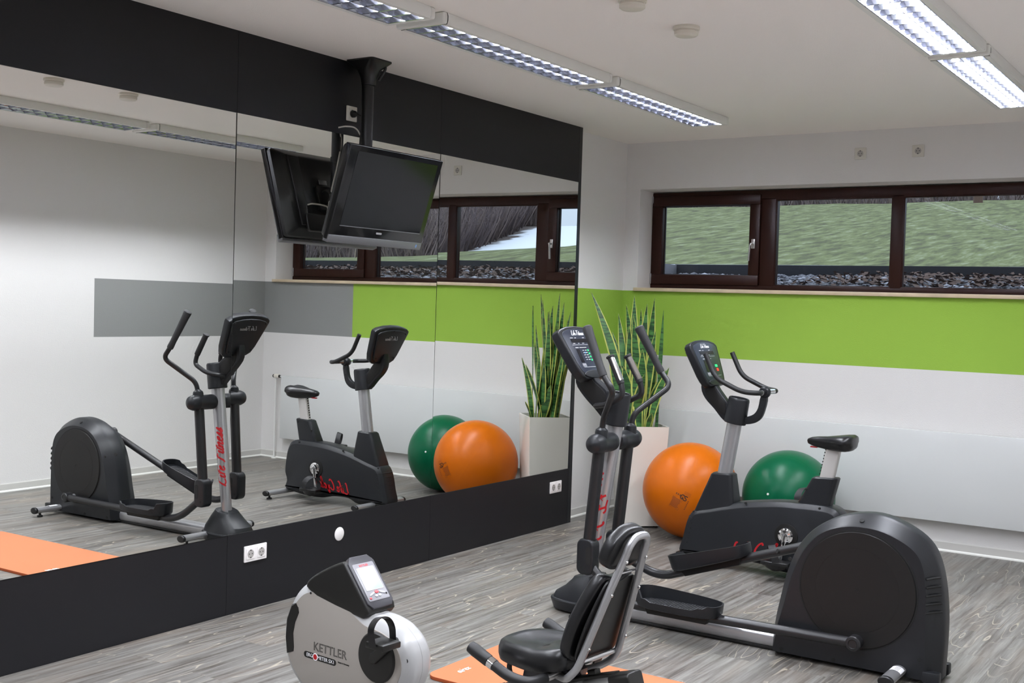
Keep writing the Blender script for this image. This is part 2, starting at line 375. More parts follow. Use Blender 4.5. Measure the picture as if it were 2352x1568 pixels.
def smooth2(pts, n=4, closed=True):
    P = [Vector(p) for p in pts]; m = len(P); out = []
    for i in range(m if closed else m-1):
        a, b, c, d = (P[(i-1) % m], P[i], P[(i+1) % m], P[(i+2) % m]) if closed else (P[max(i-1, 0)], P[i], P[i+1], P[min(i+2, m-1)])
        for k in range(n):
            t = k/n; out.append(tuple(.5*((2*b)+(c-a)*t+(2*a-5*b+4*c-d)*t*t+(3*b-a-3*c+d)*t**3)))
    if not closed: out.append(tuple(P[-1]))
    return out
def rrect(w, h, r, n=5):
    o = []
    for cx, cy, a0 in ((w/2-r, h/2-r, 0), (-w/2+r, h/2-r, 90), (-w/2+r, -h/2+r, 180), (w/2-r, -h/2+r, 270)):
        for k in range(n+1):
            a = math.radians(a0+90*k/n); o.append((cx+r*math.cos(a), cy+r*math.sin(a)))
    return o
def ell(rx, ry, n=32): return [(rx*math.cos(2*PI*k/n), ry*math.sin(2*PI*k/n)) for k in range(n)]
def plane(O, X, Y):
    O = Vector(O); X = Vector(X).normalized(); Y = Vector(Y); Y = (Y-X*Y.dot(X)).normalized(); Z = X.cross(Y)
    return lambda u, v, d: O+X*u+Y*v+Z*d
def XZ(y0=0): return lambda u, v, d: Vector((u, d, v))
def ico(bm, c, r, sub_=3, mi=0, scale=(1, 1, 1)):
    t = bmesh.new(); bmesh.ops.create_icosphere(t, subdivisions=sub_, radius=r)
    for v in t.verts: v.co = Vector((v.co[0]*scale[0], v.co[1]*scale[1], v.co[2]*scale[2]))+Vector(c)
    merge(bm, t, mi); return bm
def uvs(bm, c, r, seg=48, rings=32, mi=0):
    t = bmesh.new(); bmesh.ops.create_uvsphere(t, u_segments=seg, v_segments=rings, radius=r)
    for v in t.verts: v.co += Vector(c)
    merge(bm, t, mi); return bm
def text_bm(body, size, O, X, Y, depth=.0006, shear=0., bold=0., outline=0., space=1., wrap=None):
    cu = bpy.data.curves.new('t', 'FONT'); cu.body = body; cu.size = size; cu.shear = shear; cu.offset = bold
    cu.align_x = 'CENTER'; cu.align_y = 'CENTER'; cu.resolution_u = 3; cu.space_character = space
    if outline: cu.fill_mode = 'NONE'; cu.bevel_depth = outline; cu.bevel_resolution = 1
    else: cu.extrude = depth
    o = bpy.data.objects.new('t', cu); C.objects.link(o)
    dg = bpy.context.evaluated_depsgraph_get(); dg.update(); me = bpy.data.meshes.new_from_object(o.evaluated_get(dg))
    bm = bmesh.new(); bm.from_mesh(me); bpy.data.objects.remove(o); bpy.data.curves.remove(cu); bpy.data.meshes.remove(me)
    P = plane(O, X, Y)
    for v in bm.verts:
        v.co = P(*v.co) if wrap is None else wrap(*v.co)
    return bm
# brush-script strokes for the makers' lettering: x, y in letter heights
SCR = {
 'L': (.62, [[(.34, .92), (.24, .98), (.17, .82), (.14, .45), (.06, .08), (.0, .02), (.12, .06), (.36, -.02), (.60, .06)]]),
 'F': (.72, [[(.02, .84), (.16, .98), (.44, .95), (.84, 1.0)], [(.40, .94), (.34, .55), (.24, .08), (.10, -.04)], [(.22, .50), (.62, .54)]]),
 'C': (.66, [[(.62, .78), (.50, .96), (.26, .80), (.10, .42), (.16, .08), (.36, .02), (.60, .18)]]),
 'i': (.24, [[(.04, .30), (.14, .44), (.08, .10), (.16, .0), (.26, .10)], [(.19, .62), (.21, .66)]]),
 'f': (.34, [[(.40, .90), (.30, 1.0), (.18, .82), (.12, .40), (.09, .0)], [(.0, .44), (.34, .48)]]),
 'e': (.36, [[(.06, .20), (.26, .30), (.24, .44), (.10, .36), (.06, .12), (.18, .0), (.38, .12)]]),
 't': (.28, [[(.22, .84), (.12, .40), (.08, .08), (.16, .0), (.28, .10)], [(.02, .54), (.32, .56)]]),
 'n': (.46, [[(.04, .42), (.02, .0), (.10, .26), (.26, .44), (.30, .30), (.26, .06), (.34, .0), (.46, .10)]]),
 's': (.36, [[(.04, .08), (.16, .26), (.24, .46), (.24, .22), (.20, .02), (.06, .02), (.20, .04), (.38, .12)]]),
 'y': (.44, [[(.04, .42), (.08, .12), (.18, .04), (.32, .40), (.24, -.14), (.08, -.30), (.10, -.12), (.42, .14)]]),
 'c': (.34, [[(.28, .36), (.16, .44), (.05, .20), (.12, .0), (.34, .12)]]),
 'l': (.26, [[(.04, .14), (.24, .70), (.30, .94), (.20, .92), (.12, .40), (.12, .04), (.20, .0), (.30, .12)]]),
 ' ': (.26, []),
}
def script(body, h, P, width=.10, thick=.0006, bm=None):
    """P(u, v, d) maps; centred on the plane's origin"""
    bm = bm or bmesh.new(); W = sum(SCR[c][0] for c in body); x0 = -W/2
    for c in body:
        wd, strokes = SCR[c]
        for s in strokes:
            pts = smooth2([(x0+a+b*.25, b-.45) for a, b in s], 5, closed=False); L = []
            for i, p in enumerate(pts):
                a = Vector(pts[max(i-1, 0)]); b = Vector(pts[min(i+1, len(pts)-1)]); t = b-a
                t = t.normalized() if t.length > 1e-6 else Vector((1, 0)); nn = Vector((-t.y, t.x))
                wv = width*.5*(.75+.35*abs(t.y)); q = Vector(p)
                L.append((q+nn*wv, q-nn*wv))
            top = [[bm.verts.new(P(a.x*h, a.y*h, thick)) for a in pr] for pr in L]
            bot = [[bm.verts.new(P(a.x*h, a.y*h, -.0004)) for a in pr] for pr in L]
            for i in range(len(L)-1):
                bm.faces.new((top[i][0], top[i+1][0], top[i+1][1], top[i][1]))
                bm.faces.new((top[i][0], top[i+1][0], bot[i+1][0], bot[i][0])); bm.faces.new((top[i][1], top[i+1][1], bot[i+1][1], bot[i][1]))
        x0 += wd
    return bm

# ------------------------------------------------------------------ room shell
H = 2.832; WX = 4.023; TX = -.094
ZG0, ZG1 = 1.203, 1.692
def grid_wall(bm, us, vs, P, pick, hole=None, d=.3):
    for i in range(len(us)-1):
        for j in range(len(vs)-1):
            u0, u1, v0, v1 = us[i], us[i+1], vs[j], vs[j+1]; k = pick((u0+u1)/2, (v0+v1)/2)
            if k is None: continue
            f = bm.faces.new([bm.verts.new(P(u, v, 0)) for u, v in ((u0, v0), (u1, v0), (u1, v1), (u0, v1))]); f.material_index = k
            f = bm.faces.new([bm.verts.new(P(u, v, d)) for u, v in ((u0, v0), (u1, v0), (u1, v1), (u0, v1))]); f.material_index = 0
    if hole:
        a, b, c, e = hole
        for q in (((a, c), (b, c)), ((b, c), (b, e)), ((b, e), (a, e)), ((a, e), (a, c))):
            bm.faces.new([bm.verts.new(P(*q[0], 0)), bm.verts.new(P(*q[1], 0)), bm.verts.new(P(*q[1], d)), bm.verts.new(P(*q[0], d))])
    u0, u1, v0, v1 = us[0], us[-1], vs[0], vs[-1]
    for q in (((u0, v0), (u1, v0)), ((u1, v0), (u1, v1)), ((u1, v1), (u0, v1)), ((u0, v1), (u0, v0))):
        bm.faces.new([bm.verts.new(P(*q[0], 0)), bm.verts.new(P(*q[1], 0)), bm.verts.new(P(*q[1], d)), bm.verts.new(P(*q[0], d))])
WMATS = [M['wall'], M['green'], M['grey']]
HX0, HX1, HZ0, HZ1 = .030, 3.885, 1.689, 2.473
bm = BM()
grid_wall(bm, [TX, HX0, 2.888, HX1, WX], [0, ZG0, HZ0, ZG1, HZ1, H], lambda u, v, d: V3(u, d, v),
          lambda u, v: None if (HX0 < u < HX1 and HZ0 < v < HZ1) else ((1 if u < 2.888 else 2) if ZG0 < v < ZG1 else 0), (HX0, HX1, HZ0, HZ1), .36)
struct('wall_back', bm, WMATS, 0)
bm = BM(); grid_wall(bm, [-11, -.9, 0], [0, ZG0, ZG1, H], lambda u, v, d: V3(TX-d, u, v), lambda u, v: 1 if (ZG0 < v < ZG1 and u > -.9) else 0, None, .25)
struct('wall_left', bm, WMATS, 0)
bm = BM(); grid_wall(bm, [-6.6, -1.93, 0], [0, ZG0, ZG1, H], lambda u, v, d: V3(WX+d, u, v), lambda u, v: 2 if (ZG0 < v < ZG1 and u > -1.93) else 0, None, .25)
box(bm, (WX+.25, -6.6, 0), (6.2, -6.35, H)); box(bm, (6.2, -11, 0), (6.45, -6.35, H))
struct('wall_right', bm, WMATS, 0)
bm = BM(); box(bm, (TX-.25, -11.25, 0), (6.45, -11, H)); struct('wall_front', bm, M['wall'], 0)
bm = BM(); box(bm, (-.4, -11.3, -.15), (6.5, .36, 0)); struct('floor', bm, M['floor'], 0)
bm = BM(); box(bm, (-.4, -11.3, H), (6.5, .36, H+.2)); struct('ceiling', bm, M['ceil'], 0)
def skirting(name, a, b, nrm):
    """white-lipped grey skirting from a to b, nrm points into the room"""
    a = Vector(a); b = Vector(b); nv = Vector(nrm); prof = [(0, 0), (.016, 0), (.015, .008), (.009, .015), (.007, .06), (.004, .066), (0, .066)]
    bm = BM(); A = [bm.verts.new(a+nv*x+V3(0, 0, z)) for x, z in prof]; B = [bm.verts.new(b+nv*x+V3(0, 0, z)) for x, z in prof]
    for i in range(len(prof)-1):
        f = bm.faces.new((A[i], A[i+1], B[i+1], B[i])); f.material_index = 1 if i < 3 else 0
    bm.faces.new(A); bm.faces.new(B[::-1]); struct(name, bm, [M['base'], M['basew']], 20)
skirting('baseboard_back', (TX, 0, 0), (WX, 0, 0), (0, -1, 0))
skirting('baseboard_left', (TX, -.849, 0), (TX, 0, 0), (1, 0, 0))
skirting('baseboard_right', (WX, -6.6, 0), (WX, 0, 0), (-1, 0, 0))

# ---- window band
FY = .222
wroot = bpy.data.objects.new('window_1', None); C.objects.link(wroot); wroot['kind'] = 'structure'
def ring(bm, x0, x1, z0, z1, t, y0, y1, bev=.004):
    """rectangular frame, t = (left, right, bottom, top) widths"""
    l, r, b, tp = t
    box(bm, (x0, y0, z0), (x1, y1, z0+b), bev); box(bm, (x0, y0, z1-tp), (x1, y1, z1), bev)
    box(bm, (x0, y0, z0+b-.001), (x0+l, y1, z1-tp+.001), bev); box(bm, (x1-r, y0, z0+b-.001), (x1, y1, z1-tp+.001), bev)
bm = BM(); X0, X1, Z0, Z1 = .016, 3.880, 1.7165, 2.466
ring(bm, X0, X1, Z0, Z1, (.07, .07, .040, .073), FY, .30)
for a, b in ((.935, 1.050), (1.902, 1.980), (2.823, 2.955)): box(bm, (a, FY, Z0+.03), (b, .30, Z1-.06), .004)
obj('frame', bm, M['wood'], wroot)
bm = BM()
for a, b in ((1.050, 1.902), (1.980, 2.823)): ring(bm, a-.004, b+.004, 1.752, 2.394, (.012, .012, .010, .010), FY+.004, FY+.03, .003)
obj('glazing_bead', bm, M['wood'], wroot)
for a, b in ((1.052, 1.90), (1.982, 2.821)):
    bm = BM(); box(bm, (a-.005, .262, 1.752), (b+.005, .266, 2.394)); obj('pane', bm, M['glass'], wroot, 0)
    bm = BM(); ring(bm, a-.002, b+.002, 1.755, 2.391, (.006,)*4, .2535, .2625, 0); obj('glazing_seal', bm, M['rubber'], wroot)
for side, (a, b, g0, g1, hx) in (('l', (.040, .932, .126, .849, .890)), ('r', (2.950, 3.855, 3.037, 3.769, 3.000))):
    bm = BM(); ring(bm, a, b, 1.752, 2.436, (g0-a, b-g1, 1.829-1.752, 2.436-2.361), FY-.016, .285, .006)
    sash = obj('sash', bm, M['wood'], wroot)
    bm = BM(); box(bm, (g0-.006, .262, 1.82), (g1+.006, .266, 2.368)); obj('pane', bm, M['glass'], sash, 0)
    bm = BM(); ring(bm, g0-.001, g1+.001, 1.828, 2.362, (.006,)*4, .2535, .2625, 0); obj('glazing_seal', bm, M['rubber'], sash)
    hy = FY-.016
    bm = BM(); box(bm, (hx-.017, hy-.012, 2.028), (hx+.013, hy, 2.100), .004)
    cyl(bm, (hx-.002, hy-.01, 2.062), (hx-.002, hy-.045, 2.062), .009)
    d = -1 if side == 'l' else 1
    tube(bm, fillet([(hx-.002, hy-.045, 2.066), (hx+.010*d, hy-.050, 2.050), (hx+.016*d, hy-.050, 1.935)], .02), .0085, 12, sx=.8)
    obj('handle', bm, M['silverl'], sash)
    hxx = a if side == 'l' else b
    bm = BM(); box(bm, (hxx-.010, hy-.006, 1.752), (hxx+.006, hy+.01, 1.835), .002); box(bm, (hxx-.010, hy-.006, 2.385), (hxx+.006, hy+.01, 2.44), .002)
    obj('hinge', bm, M['steel'], sash)
bm = BM(); box(bm, (.010, -.03, 1.6895), (3.905, .30, 1.7165), .004); obj('window_sill', bm, M['sill'], wroot)

# ---- left wall cladding: lower boards, mirrors, upper boards
SE = [-.8944, -2.5126, -4.1244, -5.7362, -7.348]
ZT, ZB = 2.4405, .3935
TILT = [(-1.6, -.0041, .0011), (-3.3, -.0015, -.0006), (-5.5, .0030, -.0002), (-6.5, .0, .0)]
order = ['nearest the window wall', 'second from the window wall', 'third from the window wall', 'farthest from the window wall']
where = ['beside the plant end', 'below the television', 'at the left edge of the photo', 'beyond the left edge']
for i in range(4):
    y1, y0 = SE[i], SE[i+1]
    bm = BM(); box(bm, (-.022, y0+.0007, .0), (0, y1-.0007, ZB), .0006, 1)
    tag(obj('wall_board', bm, M['panel']), 'dark anthracite board under the mirrors, '+order[i], 'wall panel', 'anthracite boards below the mirrors')
    bm = BM(); box(bm, (-.022, y0+.0007, ZT), (0, y1-.0007, H), .0006, 1)
    tag(obj('wall_board', bm, M['panel']), 'dark anthracite board above the mirrors, '+order[i], 'wall panel', 'anthracite boards above the mirrors')
    yc, a, b = TILT[i]; X = lambda y, z: -(b*(y-yc)+a*(z-1.4))-.0005
    bm = BM(); g = .0018; cs = [(y0+g, ZB+.001), (y1-g, ZB+.001), (y1-g, ZT-.001), (y0+g, ZT-.001)]
    F = [bm.verts.new((X(y, z), y, z)) for y, z in cs]; B = [bm.verts.new((X(y, z)-.005, y, z)) for y, z in cs]
    bm.faces.new(F); bm.faces.new(B[::-1])
    for k in range(4): bm.faces.new((F[k], F[(k+1) % 4], B[(k+1) % 4], B[k]))
    tag(obj('wall_mirror', bm, M['mirror'], smooth=0), 'large frameless wall mirror, '+order[i], 'mirror', 'wall mirrors')
bm = BM(); box(bm, (-.03, SE[4], ZB), (-.013, SE[0], ZT)); struct('trim_2', bm, M['seam'], 0)
bm = BM(); box(bm, (TX, SE[0]+.0005, 0), (.0005, -.8500, H), .001, 1); struct('trim_1', bm, M['trimd'])
# ---- blank round cover on the lower board
bm = BM(); lathe(bm, [(.033, 0), (.037, .001), (.037, .003), (.034, .005), (.0, .0055)], (0, -3.321, .283), (1, 0, 0), 40)
tag(obj('cover_disc', bm, M['socket']), 'round white blank cover on the dark lower board', 'cover plate')

# ---- sockets
def socket(name, label, c, face, double, mats, group=None, plug=False, gang=.0755, s=.0805):
    """face = 'x' (on mirror wall) or 'y' (on window wall); c = centre on the surface"""
    t = thing(name, label, 'socket', c, 0, group)
    if face == 'x': P = plane(c, (0, 1, 0), (0, 0, 1))
    else: P = plane(c, (1, 0, 0), (0, 0, 1))
    sg = 1
    w_ = s+(gang-.005 if double else 0)
    bm = BM(); prism(bm, rrect(w_, s, .004), P, 0, .009, .003); obj('frame', bm, mats[0], t)
    for u in ((-gang/2+.0015, gang/2-.0015) if double else (0,)):
        bm = BM(); prism(bm, [(x+u, y) for x, y in rrect(.055, .055, .003)], P, .008, .011, .001)
        ins = obj('insert', bm, mats[0], t)
        bm = BM(); pr = []
        for r_, d_ in ((.0215, .0112), (.0195, .0114), (.0190, .0100), (.0185, .0113)):
            pr.append([P(u+r_*math.cos(2*PI*k/28), r_*math.sin(2*PI*k/28), d_) for k in range(28)])
        loft(bm, pr); sub('well', bm, mats[1], ins)
        bm = BM()
        for e in (-.0095, .0095): lathe(bm, [(.0028, 0), (.0028, .0005)], P(u+e, 0, .0113), P(0, 0, 1)-P(0, 0, 0), 12)
        for e in (-.018, .018): box(bm, (-.0025, -.0035, 0), (.0025, .0035, .0006), mtx=Matrix.Translation(P(u, e, .0113)) @ (Matrix.Rotation(PI/2, 4, 'Y') if face == 'x' else Matrix.Rotation(PI/2, 4, 'X')))
        sub('contact', bm, M['hole'], ins)
    return t
socket('wall_socket', 'white double socket on the dark board left of the round cover', (0, -3.9426, .2822), 'x', True, (M['socket'], M['socketd']), 'double sockets on the lower boards')
socket('wall_socket', 'white double socket on the dark board at the window end', (0, -1.0788, .2826), 'x', True, (M['socket'], M['socketd']), 'double sockets on the lower boards')
socket('wall_socket', 'cream single socket high on the window wall, the left of two', (1.7322, -.0001, 2.6726), 'y', False, (M['socketb'], M['socketd']), 'single sockets above the window')
socket('wall_socket', 'cream single socket high on the window wall, the right of two', (2.1225, -.0001, 2.6726), 'y', False, (M['socketb'], M['socketd']), 'single sockets above the window')
socket('wall_socket', 'white single socket on the upper dark board behind the television pole', (0, -3.312, 2.557), 'x', False, (M['cream'], M['socketd']))

# ---- ceiling lights
def luminaire(x0, x1, y0, y1, label, group):
    zb = 2.780; xc = (x0+x1)/2; t = thing('ceiling_light', label, 'ceiling light', (xc, (y0+y1)/2, H), 0, group)
    bm = BM()   # housing: rounded white shell, open below
    wl = .03; prof = [(x0+.006, H-.0005), (x0, H-.014), (x0, zb+.014), (x0+.006, zb), (x0+wl, zb), (x0+wl+.004, H-.006)]
    pr2 = prof + [(x0+x1-x, z) for x, z in prof[::-1]]
    e = .034
    A = [bm.verts.new((x, y0+e, z)) for x, z in pr2]; B = [bm.verts.new((x, y1-e, z)) for x, z in pr2]
    for k in range(len(pr2)): bm.faces.new((A[k], A[(k+1) % len(pr2)], B[(k+1) % len(pr2)], B[k]))
    for ya, yb in ((y0, y0+e), (y1-e, y1)):
        box(bm, (x0, ya, zb), (x1, yb, H-.0005), .010, 3)
    obj('housing', bm, M['lightbody'], t)
    ix0, ix1 = x0+wl+.004, x1-wl-.004; ya, yb = y0+e, y1-e; dv = (ix0+ix1)/2
    bm = BM(); zt_ = zb+.031; L = yb-ya; n = 16; pitch = L/n
    for k in range(n+1):       # cross blades with a hollow-ground section, shaped wider below to mirror the tubes brightly
        y = ya+k*pitch; sec = [(-.0044, zb+.002), (-.0036, zb+.008), (-.0028, zb+.014), (-.0020, zb+.022), (-.0012, zt_), (.0012, zt_), (.0020, zb+.022), (.0028, zb+.014), (.0036, zb+.008), (.0044, zb+.002)]
        A = [bm.verts.new((ix0, y+a, z)) for a, z in sec]; B = [bm.verts.new((ix1, y+a, z)) for a, z in sec]
        for i in range(len(sec)): bm.faces.new((A[i], A[(i+1) % len(sec)], B[(i+1) % len(sec)], B[i]))
    obj('louvre', bm, M['alu'], t)
    bm = BM()
    for xs in ((ix0, 1), (dv, 0), (ix1, -1)):   # long side reflectors and the middle spine
        x, s = xs; pr = [(0, zb+.001), (.0012, zb+.002), (.003, zb+.010), (.008, zb+.022), (.017, zb+.033), (.017, zb+.036), (0, zb+.036)]
        for sg in ((s,) if s else (1, -1)):
            A = [bm.verts.new((x+sg*a, ya, z)) for a, z in pr]; B = [bm.verts.new((x+sg*a, yb, z)) for a, z in pr]
            for i in range(len(pr)): bm.faces.new((A[i], A[(i+1) % len(pr)], B[(i+1) % len(pr)], B[i]))
    obj('side_reflector', bm, M['alu'], t)
    for k in (0, 1):
        xl = (ix0+dv)/2 if k == 0 else (dv+ix1)/2
        ld = bpy.data.lights.new('fluorescent_tube', 'AREA'); ld.shape = 'RECTANGLE'; ld.size = .026; ld.size_y = L-.06; ld.energy = TUBE_W
        ld.color = (1.0, 1.035, 1.11)
        lo = bpy.data.objects.new('fluorescent_tube', ld); C.objects.link(lo); lo.parent = t; lo.location = (xl-xc, 0, zb+.040-H)
    return t
LY = [(-.865-1.585*i, -.865-1.585*i-1.530) for i in range(5)]
LT = ['first from the window', 'second from the window', 'third from the window', 'fourth from the window', 'fifth from the window']
for i, (a, b) in enumerate(LY):
    luminaire(.850, 1.122, b, a, 'white louvred strip light in the row beside the mirrors, '+LT[i], 'strip lights beside the mirrors')
for i, (a, b) in enumerate(LY):
    luminaire(2.766, 3.044, b+.05, a+.05, 'white louvred strip light in the row farther from the mirrors, '+LT[i], 'strip lights away from the mirrors')
# ---- smoke detectors
for (x, y), lb in (((1.935, -3.245), 'round cream smoke detector on the ceiling, the nearer to the window'), ((1.942, -3.776), 'round cream smoke detector cut off by the photo top edge')):
    t = thing('smoke_detector', lb, 'smoke detector', (x, y, H), 0, 'smoke detectors')
    bm = BM(); lathe(bm, [(.058, 0), (.060, .004), (.060, .013), (.056, .016)], (x, y, H), (0, 0, -1), 40); obj('base', bm, M['cream'], t)
    bm = BM(); lathe(bm, [(.052, .015), (.052, .020), (.055, .024), (.054, .036), (.046, .042), (.02, .044), (0, .044)], (x, y, H), (0, 0, -1), 40); obj('cap', bm, M['cream'], t)

# ---- radiator
t = thing('radiator', 'long flat white panel radiator under the green band', 'radiator', (2, -.05, .2))
bm = BM(); box(bm, (.30, -.080, .206), (3.697, -.066, .802), .004); obj('front_panel', bm, M['rad'], t)
bm = BM(); box(bm, (.33, -.066, .22), (3.67, -.030, .792), .004)
for x in (.6, 1.5, 2.4, 3.3): box(bm, (x-.02, -.032, .26), (x+.02, -.021, .76))
obj('back_body', bm, M['rad'], t)
t2 = thing('radiator_pipe', 'thin white riser pipe left of the radiator in the mirror corner', 'pipe', (3.80, -.045, 0))
bm = BM(); tube(bm, [(3.80, -.045, 0), (3.80, -.045, .79)], .0085, 12); tube(bm, [(3.80, -.045, .79), (3.68, -.045, .79)], .008, 12); obj('pipe', bm, M['pipe'], t2)
bm = BM(); lathe(bm, [(.026, 0), (.026, .004), (.010, .008)], (3.80, -.045, 0), (0, 0, 1), 24); obj('floor_rosette', bm, M['basew'], t2)
bm = BM(); lathe(bm, [(.012, 0), (.020, .006), (.021, .05), (.018, .06)], (3.755, -.045, .79), (1, 0, 0), 24); tv_ = obj('valve_head', bm, M['cream'], t2)
bm = BM(); lathe(bm, [(.014, .058), (.017, .062), (.016, .075), (.0, .076)], (3.755, -.045, .79), (1, 0, 0), 24); sub('valve_ring', bm, M['plastb'], tv_)
bm = BM(); lathe(bm, [(.012, -.018), (.015, 0), (.011, .002)], (3.755, -.045, .79), (1, 0, 0), 20); sub('valve_collar', bm, M['plastb'], tv_)

# ------------------------------------------------------------------ outside the window
bm = BM()
def gz(y): return 1.70+(y-.36)*.10
nx, ny = 60, 16; gy0 = .40
for i in range(nx):
    for j in range(ny):
        pass
vs = [[bm.verts.new((-.75+15.75*i/nx, gy0+(2.2-gy0)*j/ny, gz(gy0+(2.2-gy0)*j/ny)+.02*noise.noise(Vector((i*.7, j*.9, 0))))) for j in range(ny+1)] for i in range(nx+1)]
for i in range(nx):
    for j in range(ny): bm.faces.new((vs[i][j], vs[i+1][j], vs[i+1][j+1], vs[i][j+1]))
tag(obj('gravel_bed', bm, M['gravelb']), 'strip of grey gravel between the house and the dark kerb', 'gravel', kind='stuff')
bm = BM(); rnd = random.Random(3)
for k in range(2600):
    x = -.6+rnd.random()**1.3*9.0; y = .55+1.6*rnd.random(); r_ = .014+.022*rnd.random(); t_ = bmesh.new()
    bmesh.ops.create_icosphere(t_, subdivisions=1, radius=r_); sx_, sy_, sz_ = .8+.6*rnd.random(), .8+.5*rnd.random(), .5+.3*rnd.random()
    for v in t_.verts: v.co = Vector((v.co.x*sx_+x, v.co.y*sy_+y, v.co.z*sz_+gz(y)+.012))
    merge(bm, t_, 1 if rnd.random() < .22 else 0)
tag(obj('pebbles', bm, [M['stone'], M['stonel']]), 'grey and pale pebbles lying on the strip outside the window', 'pebbles', kind='stuff')
bm = BM()
for k in range(5200):
    x = .9+rnd.random()*8.5; y = .9+1.28*rnd.random()**.8; z = gz(y)+.01+.05*rnd.random(); a = rnd.random()*PI; s = .016+.026*rnd.random(); tl = rnd.uniform(-.8, .8)
    d1 = Vector((math.cos(a), math.sin(a), tl*.6))*s; d2 = Vector((-math.sin(a), math.cos(a), rnd.uniform(-.6, .9)))*s*.5; c_ = Vector((x, y, z))
    bm.faces.new([bm.verts.new(c_-d1), bm.verts.new(c_+d2), bm.verts.new(c_+d1), bm.verts.new(c_-d2)])
tag(obj('leaf_litter', bm, M['litter'], smooth=0), 'dry brown leaf litter lying against the kerb outside', 'leaf litter', kind='stuff')
bm = BM(); box(bm, (-.72, 2.2, 1.75), (16, 2.26, 1.99), .004); box(bm, (-.76, .40, 1.70), (-.70, 2.26, 1.985), .004, mi=1)
tag(obj('kerb_board', bm, [M['curb'], M['curbt']]), 'dark concrete kerb holding back the grass slope', 'kerb')
# grass slope
def gh(x, y):
    s = .136 - .102*min(1, max(0, (x-2.6)/5.2))**.8 if x > 2.6 else .136
    yy = max(0, y-2.2); h = 1.985+s*min(yy, 14)+.02*max(0, yy-14)*(1 if x < 3 else .3)
    return h+.05*noise.noise(Vector((x*.5, y*.35, 1)))*min(1, yy)+.018*noise.noise(Vector((x*2, y*1.2, 3)))*min(1, yy)
bm = BM(); xs_ = [-14+.3*i for i in range(150)]; ys_ = [2.26+.02*j*j*.6+.06*j for j in range(44)]
vs = [[bm.verts.new((x, y, gh(x, y))) for y in ys_] for x in xs_]
for i in range(len(xs_)-1):
    for j in range(len(ys_)-1): bm.faces.new((vs[i][j], vs[i+1][j], vs[i+1][j+1], vs[i][j+1]))
# side bank beside the gravel bed
vb = [[bm.verts.new((x, y, 1.97+.05*(y-1))) for y in (.36, 1.3, 2.3)] for x in (-14, -6, -2, -.76)]
for i in range(3):
    for j in range(2): bm.faces.new((vb[i][j], vb[i+1][j], vb[i+1][j+1], vb[i][j+1]))
tag(obj('grass_slope', bm, M['grass']), 'green winter grass slope rising beyond the window', 'grass', kind='stuff')
# far hill with snow
bm = BM(); xs_ = [-12+3*i for i in range(34)]; ys_ = [24+2.5*j for j in range(24)]
def hh(x, y): return 2.3+.159*(min(y, 47.5)-26)+.25*noise.noise(Vector((x*.1, y*.1, 5)))
vs = [[bm.verts.new((x, y, hh(x, y))) for y in ys_] for x in xs_]
for i in range(len(xs_)-1):
    for j in range(len(ys_)-1): bm.faces.new((vs[i][j], vs[i+1][j], vs[i+1][j+1], vs[i][j+1]))
tag(obj('snowy_hillside', bm, M['hill']), 'far hillside with a white snow field beside brown woods', 'hillside', kind='stuff')
# bare brush on the crest and on the far hill
def brush(bm, x, y, z, h, rnd, n=9, w=.012):
    for k in range(n):
        a = rnd.random()*2*PI; l_ = h*(.6+.5*rnd.random()); d = Vector((math.cos(a)*.42, math.sin(a)*.42, 1)).normalized()
        p = Vector((x+rnd.uniform(-.3, .3)*h*.5, y, z)); q = p+d*l_; s = Vector((w*(1+.5*rnd.random()), 0, 0)); m_ = p+d*l_*.55+Vector((rnd.uniform(-.1, .1)*h, 0, 0))
        a0 = bm.verts.new(p-s); a1 = bm.verts.new(p+s); b0 = bm.verts.new(m_-s*.7); b1 = bm.verts.new(m_+s*.7); c_ = bm.verts.new(q)
        mi = rnd.random() < .5
        for f in (bm.faces.new((a0, a1, b1, b0)), bm.faces.new((b0, b1, c_))): f.material_index = int(mi)
        for _ in range(3):
            u = p.lerp(q, rnd.uniform(.3, .9)); e = u+Vector((rnd.uniform(-.3, .3), rnd.uniform(-.2, .2), rnd.uniform(.1, .4)))*h*.5
            f = bm.faces.new((bm.verts.new(u-s*.5), bm.verts.new(u+s*.5), bm.verts.new(e))); f.material_index = int(mi)
bm = BM()
for k in range(950): x = rnd.uniform(-9, 4.2); brush(bm, x, 16.6+rnd.random()*2.4, 3.7, .55+.75*rnd.random(), rnd, 5, .010)
tag(obj('crest_brush', bm, [M['twig'], M['twig2']], smooth=0), 'bare brown brush along the crest of the grass slope', 'brush', kind='stuff')
bm = BM()
for k in range(5200):
    y = 27+rnd.random()*26; xb = max(24.6+.42*(y-31), -4.25+(y+8.06)*.63) if y < 47.5 else -4.25+(y+8.06)*.63; x = xb+.3+rnd.random()**1.3*26
    brush(bm, x, y, hh(x, y), 1.2+1.9*rnd.random(), rnd, 6, .03)
for k in range(420):
    y = 50+rnd.random()*4; x = -4.25+(y+8.06)*.64+rnd.random()*30; brush(bm, x, y, hh(x, y), 3+2.5*rnd.random(), rnd, 8, .05)
tag(obj('bare_woods', bm, [M['twig'], M['twig2']], smooth=0), 'brown leafless woods covering the far hillside beside the snow', 'woods', kind='stuff')
bm = BM(); tube(bm, [(-.62, 14.6, 3.5), (-.62, 14.6, 5.6)], [.085, .07], 10)
tube(bm, [(-.62, 14.6, 5.0), (-1.1, 14.6, 6.2)], [.04, .02], 8); tube(bm, [(-.62, 14.6, 5.2), (.1, 14.7, 6.4)], [.04, .02], 8)
tag(obj('young_tree', bm, M['trunk']), 'thin tree trunk standing on the grass slope outside', 'tree')

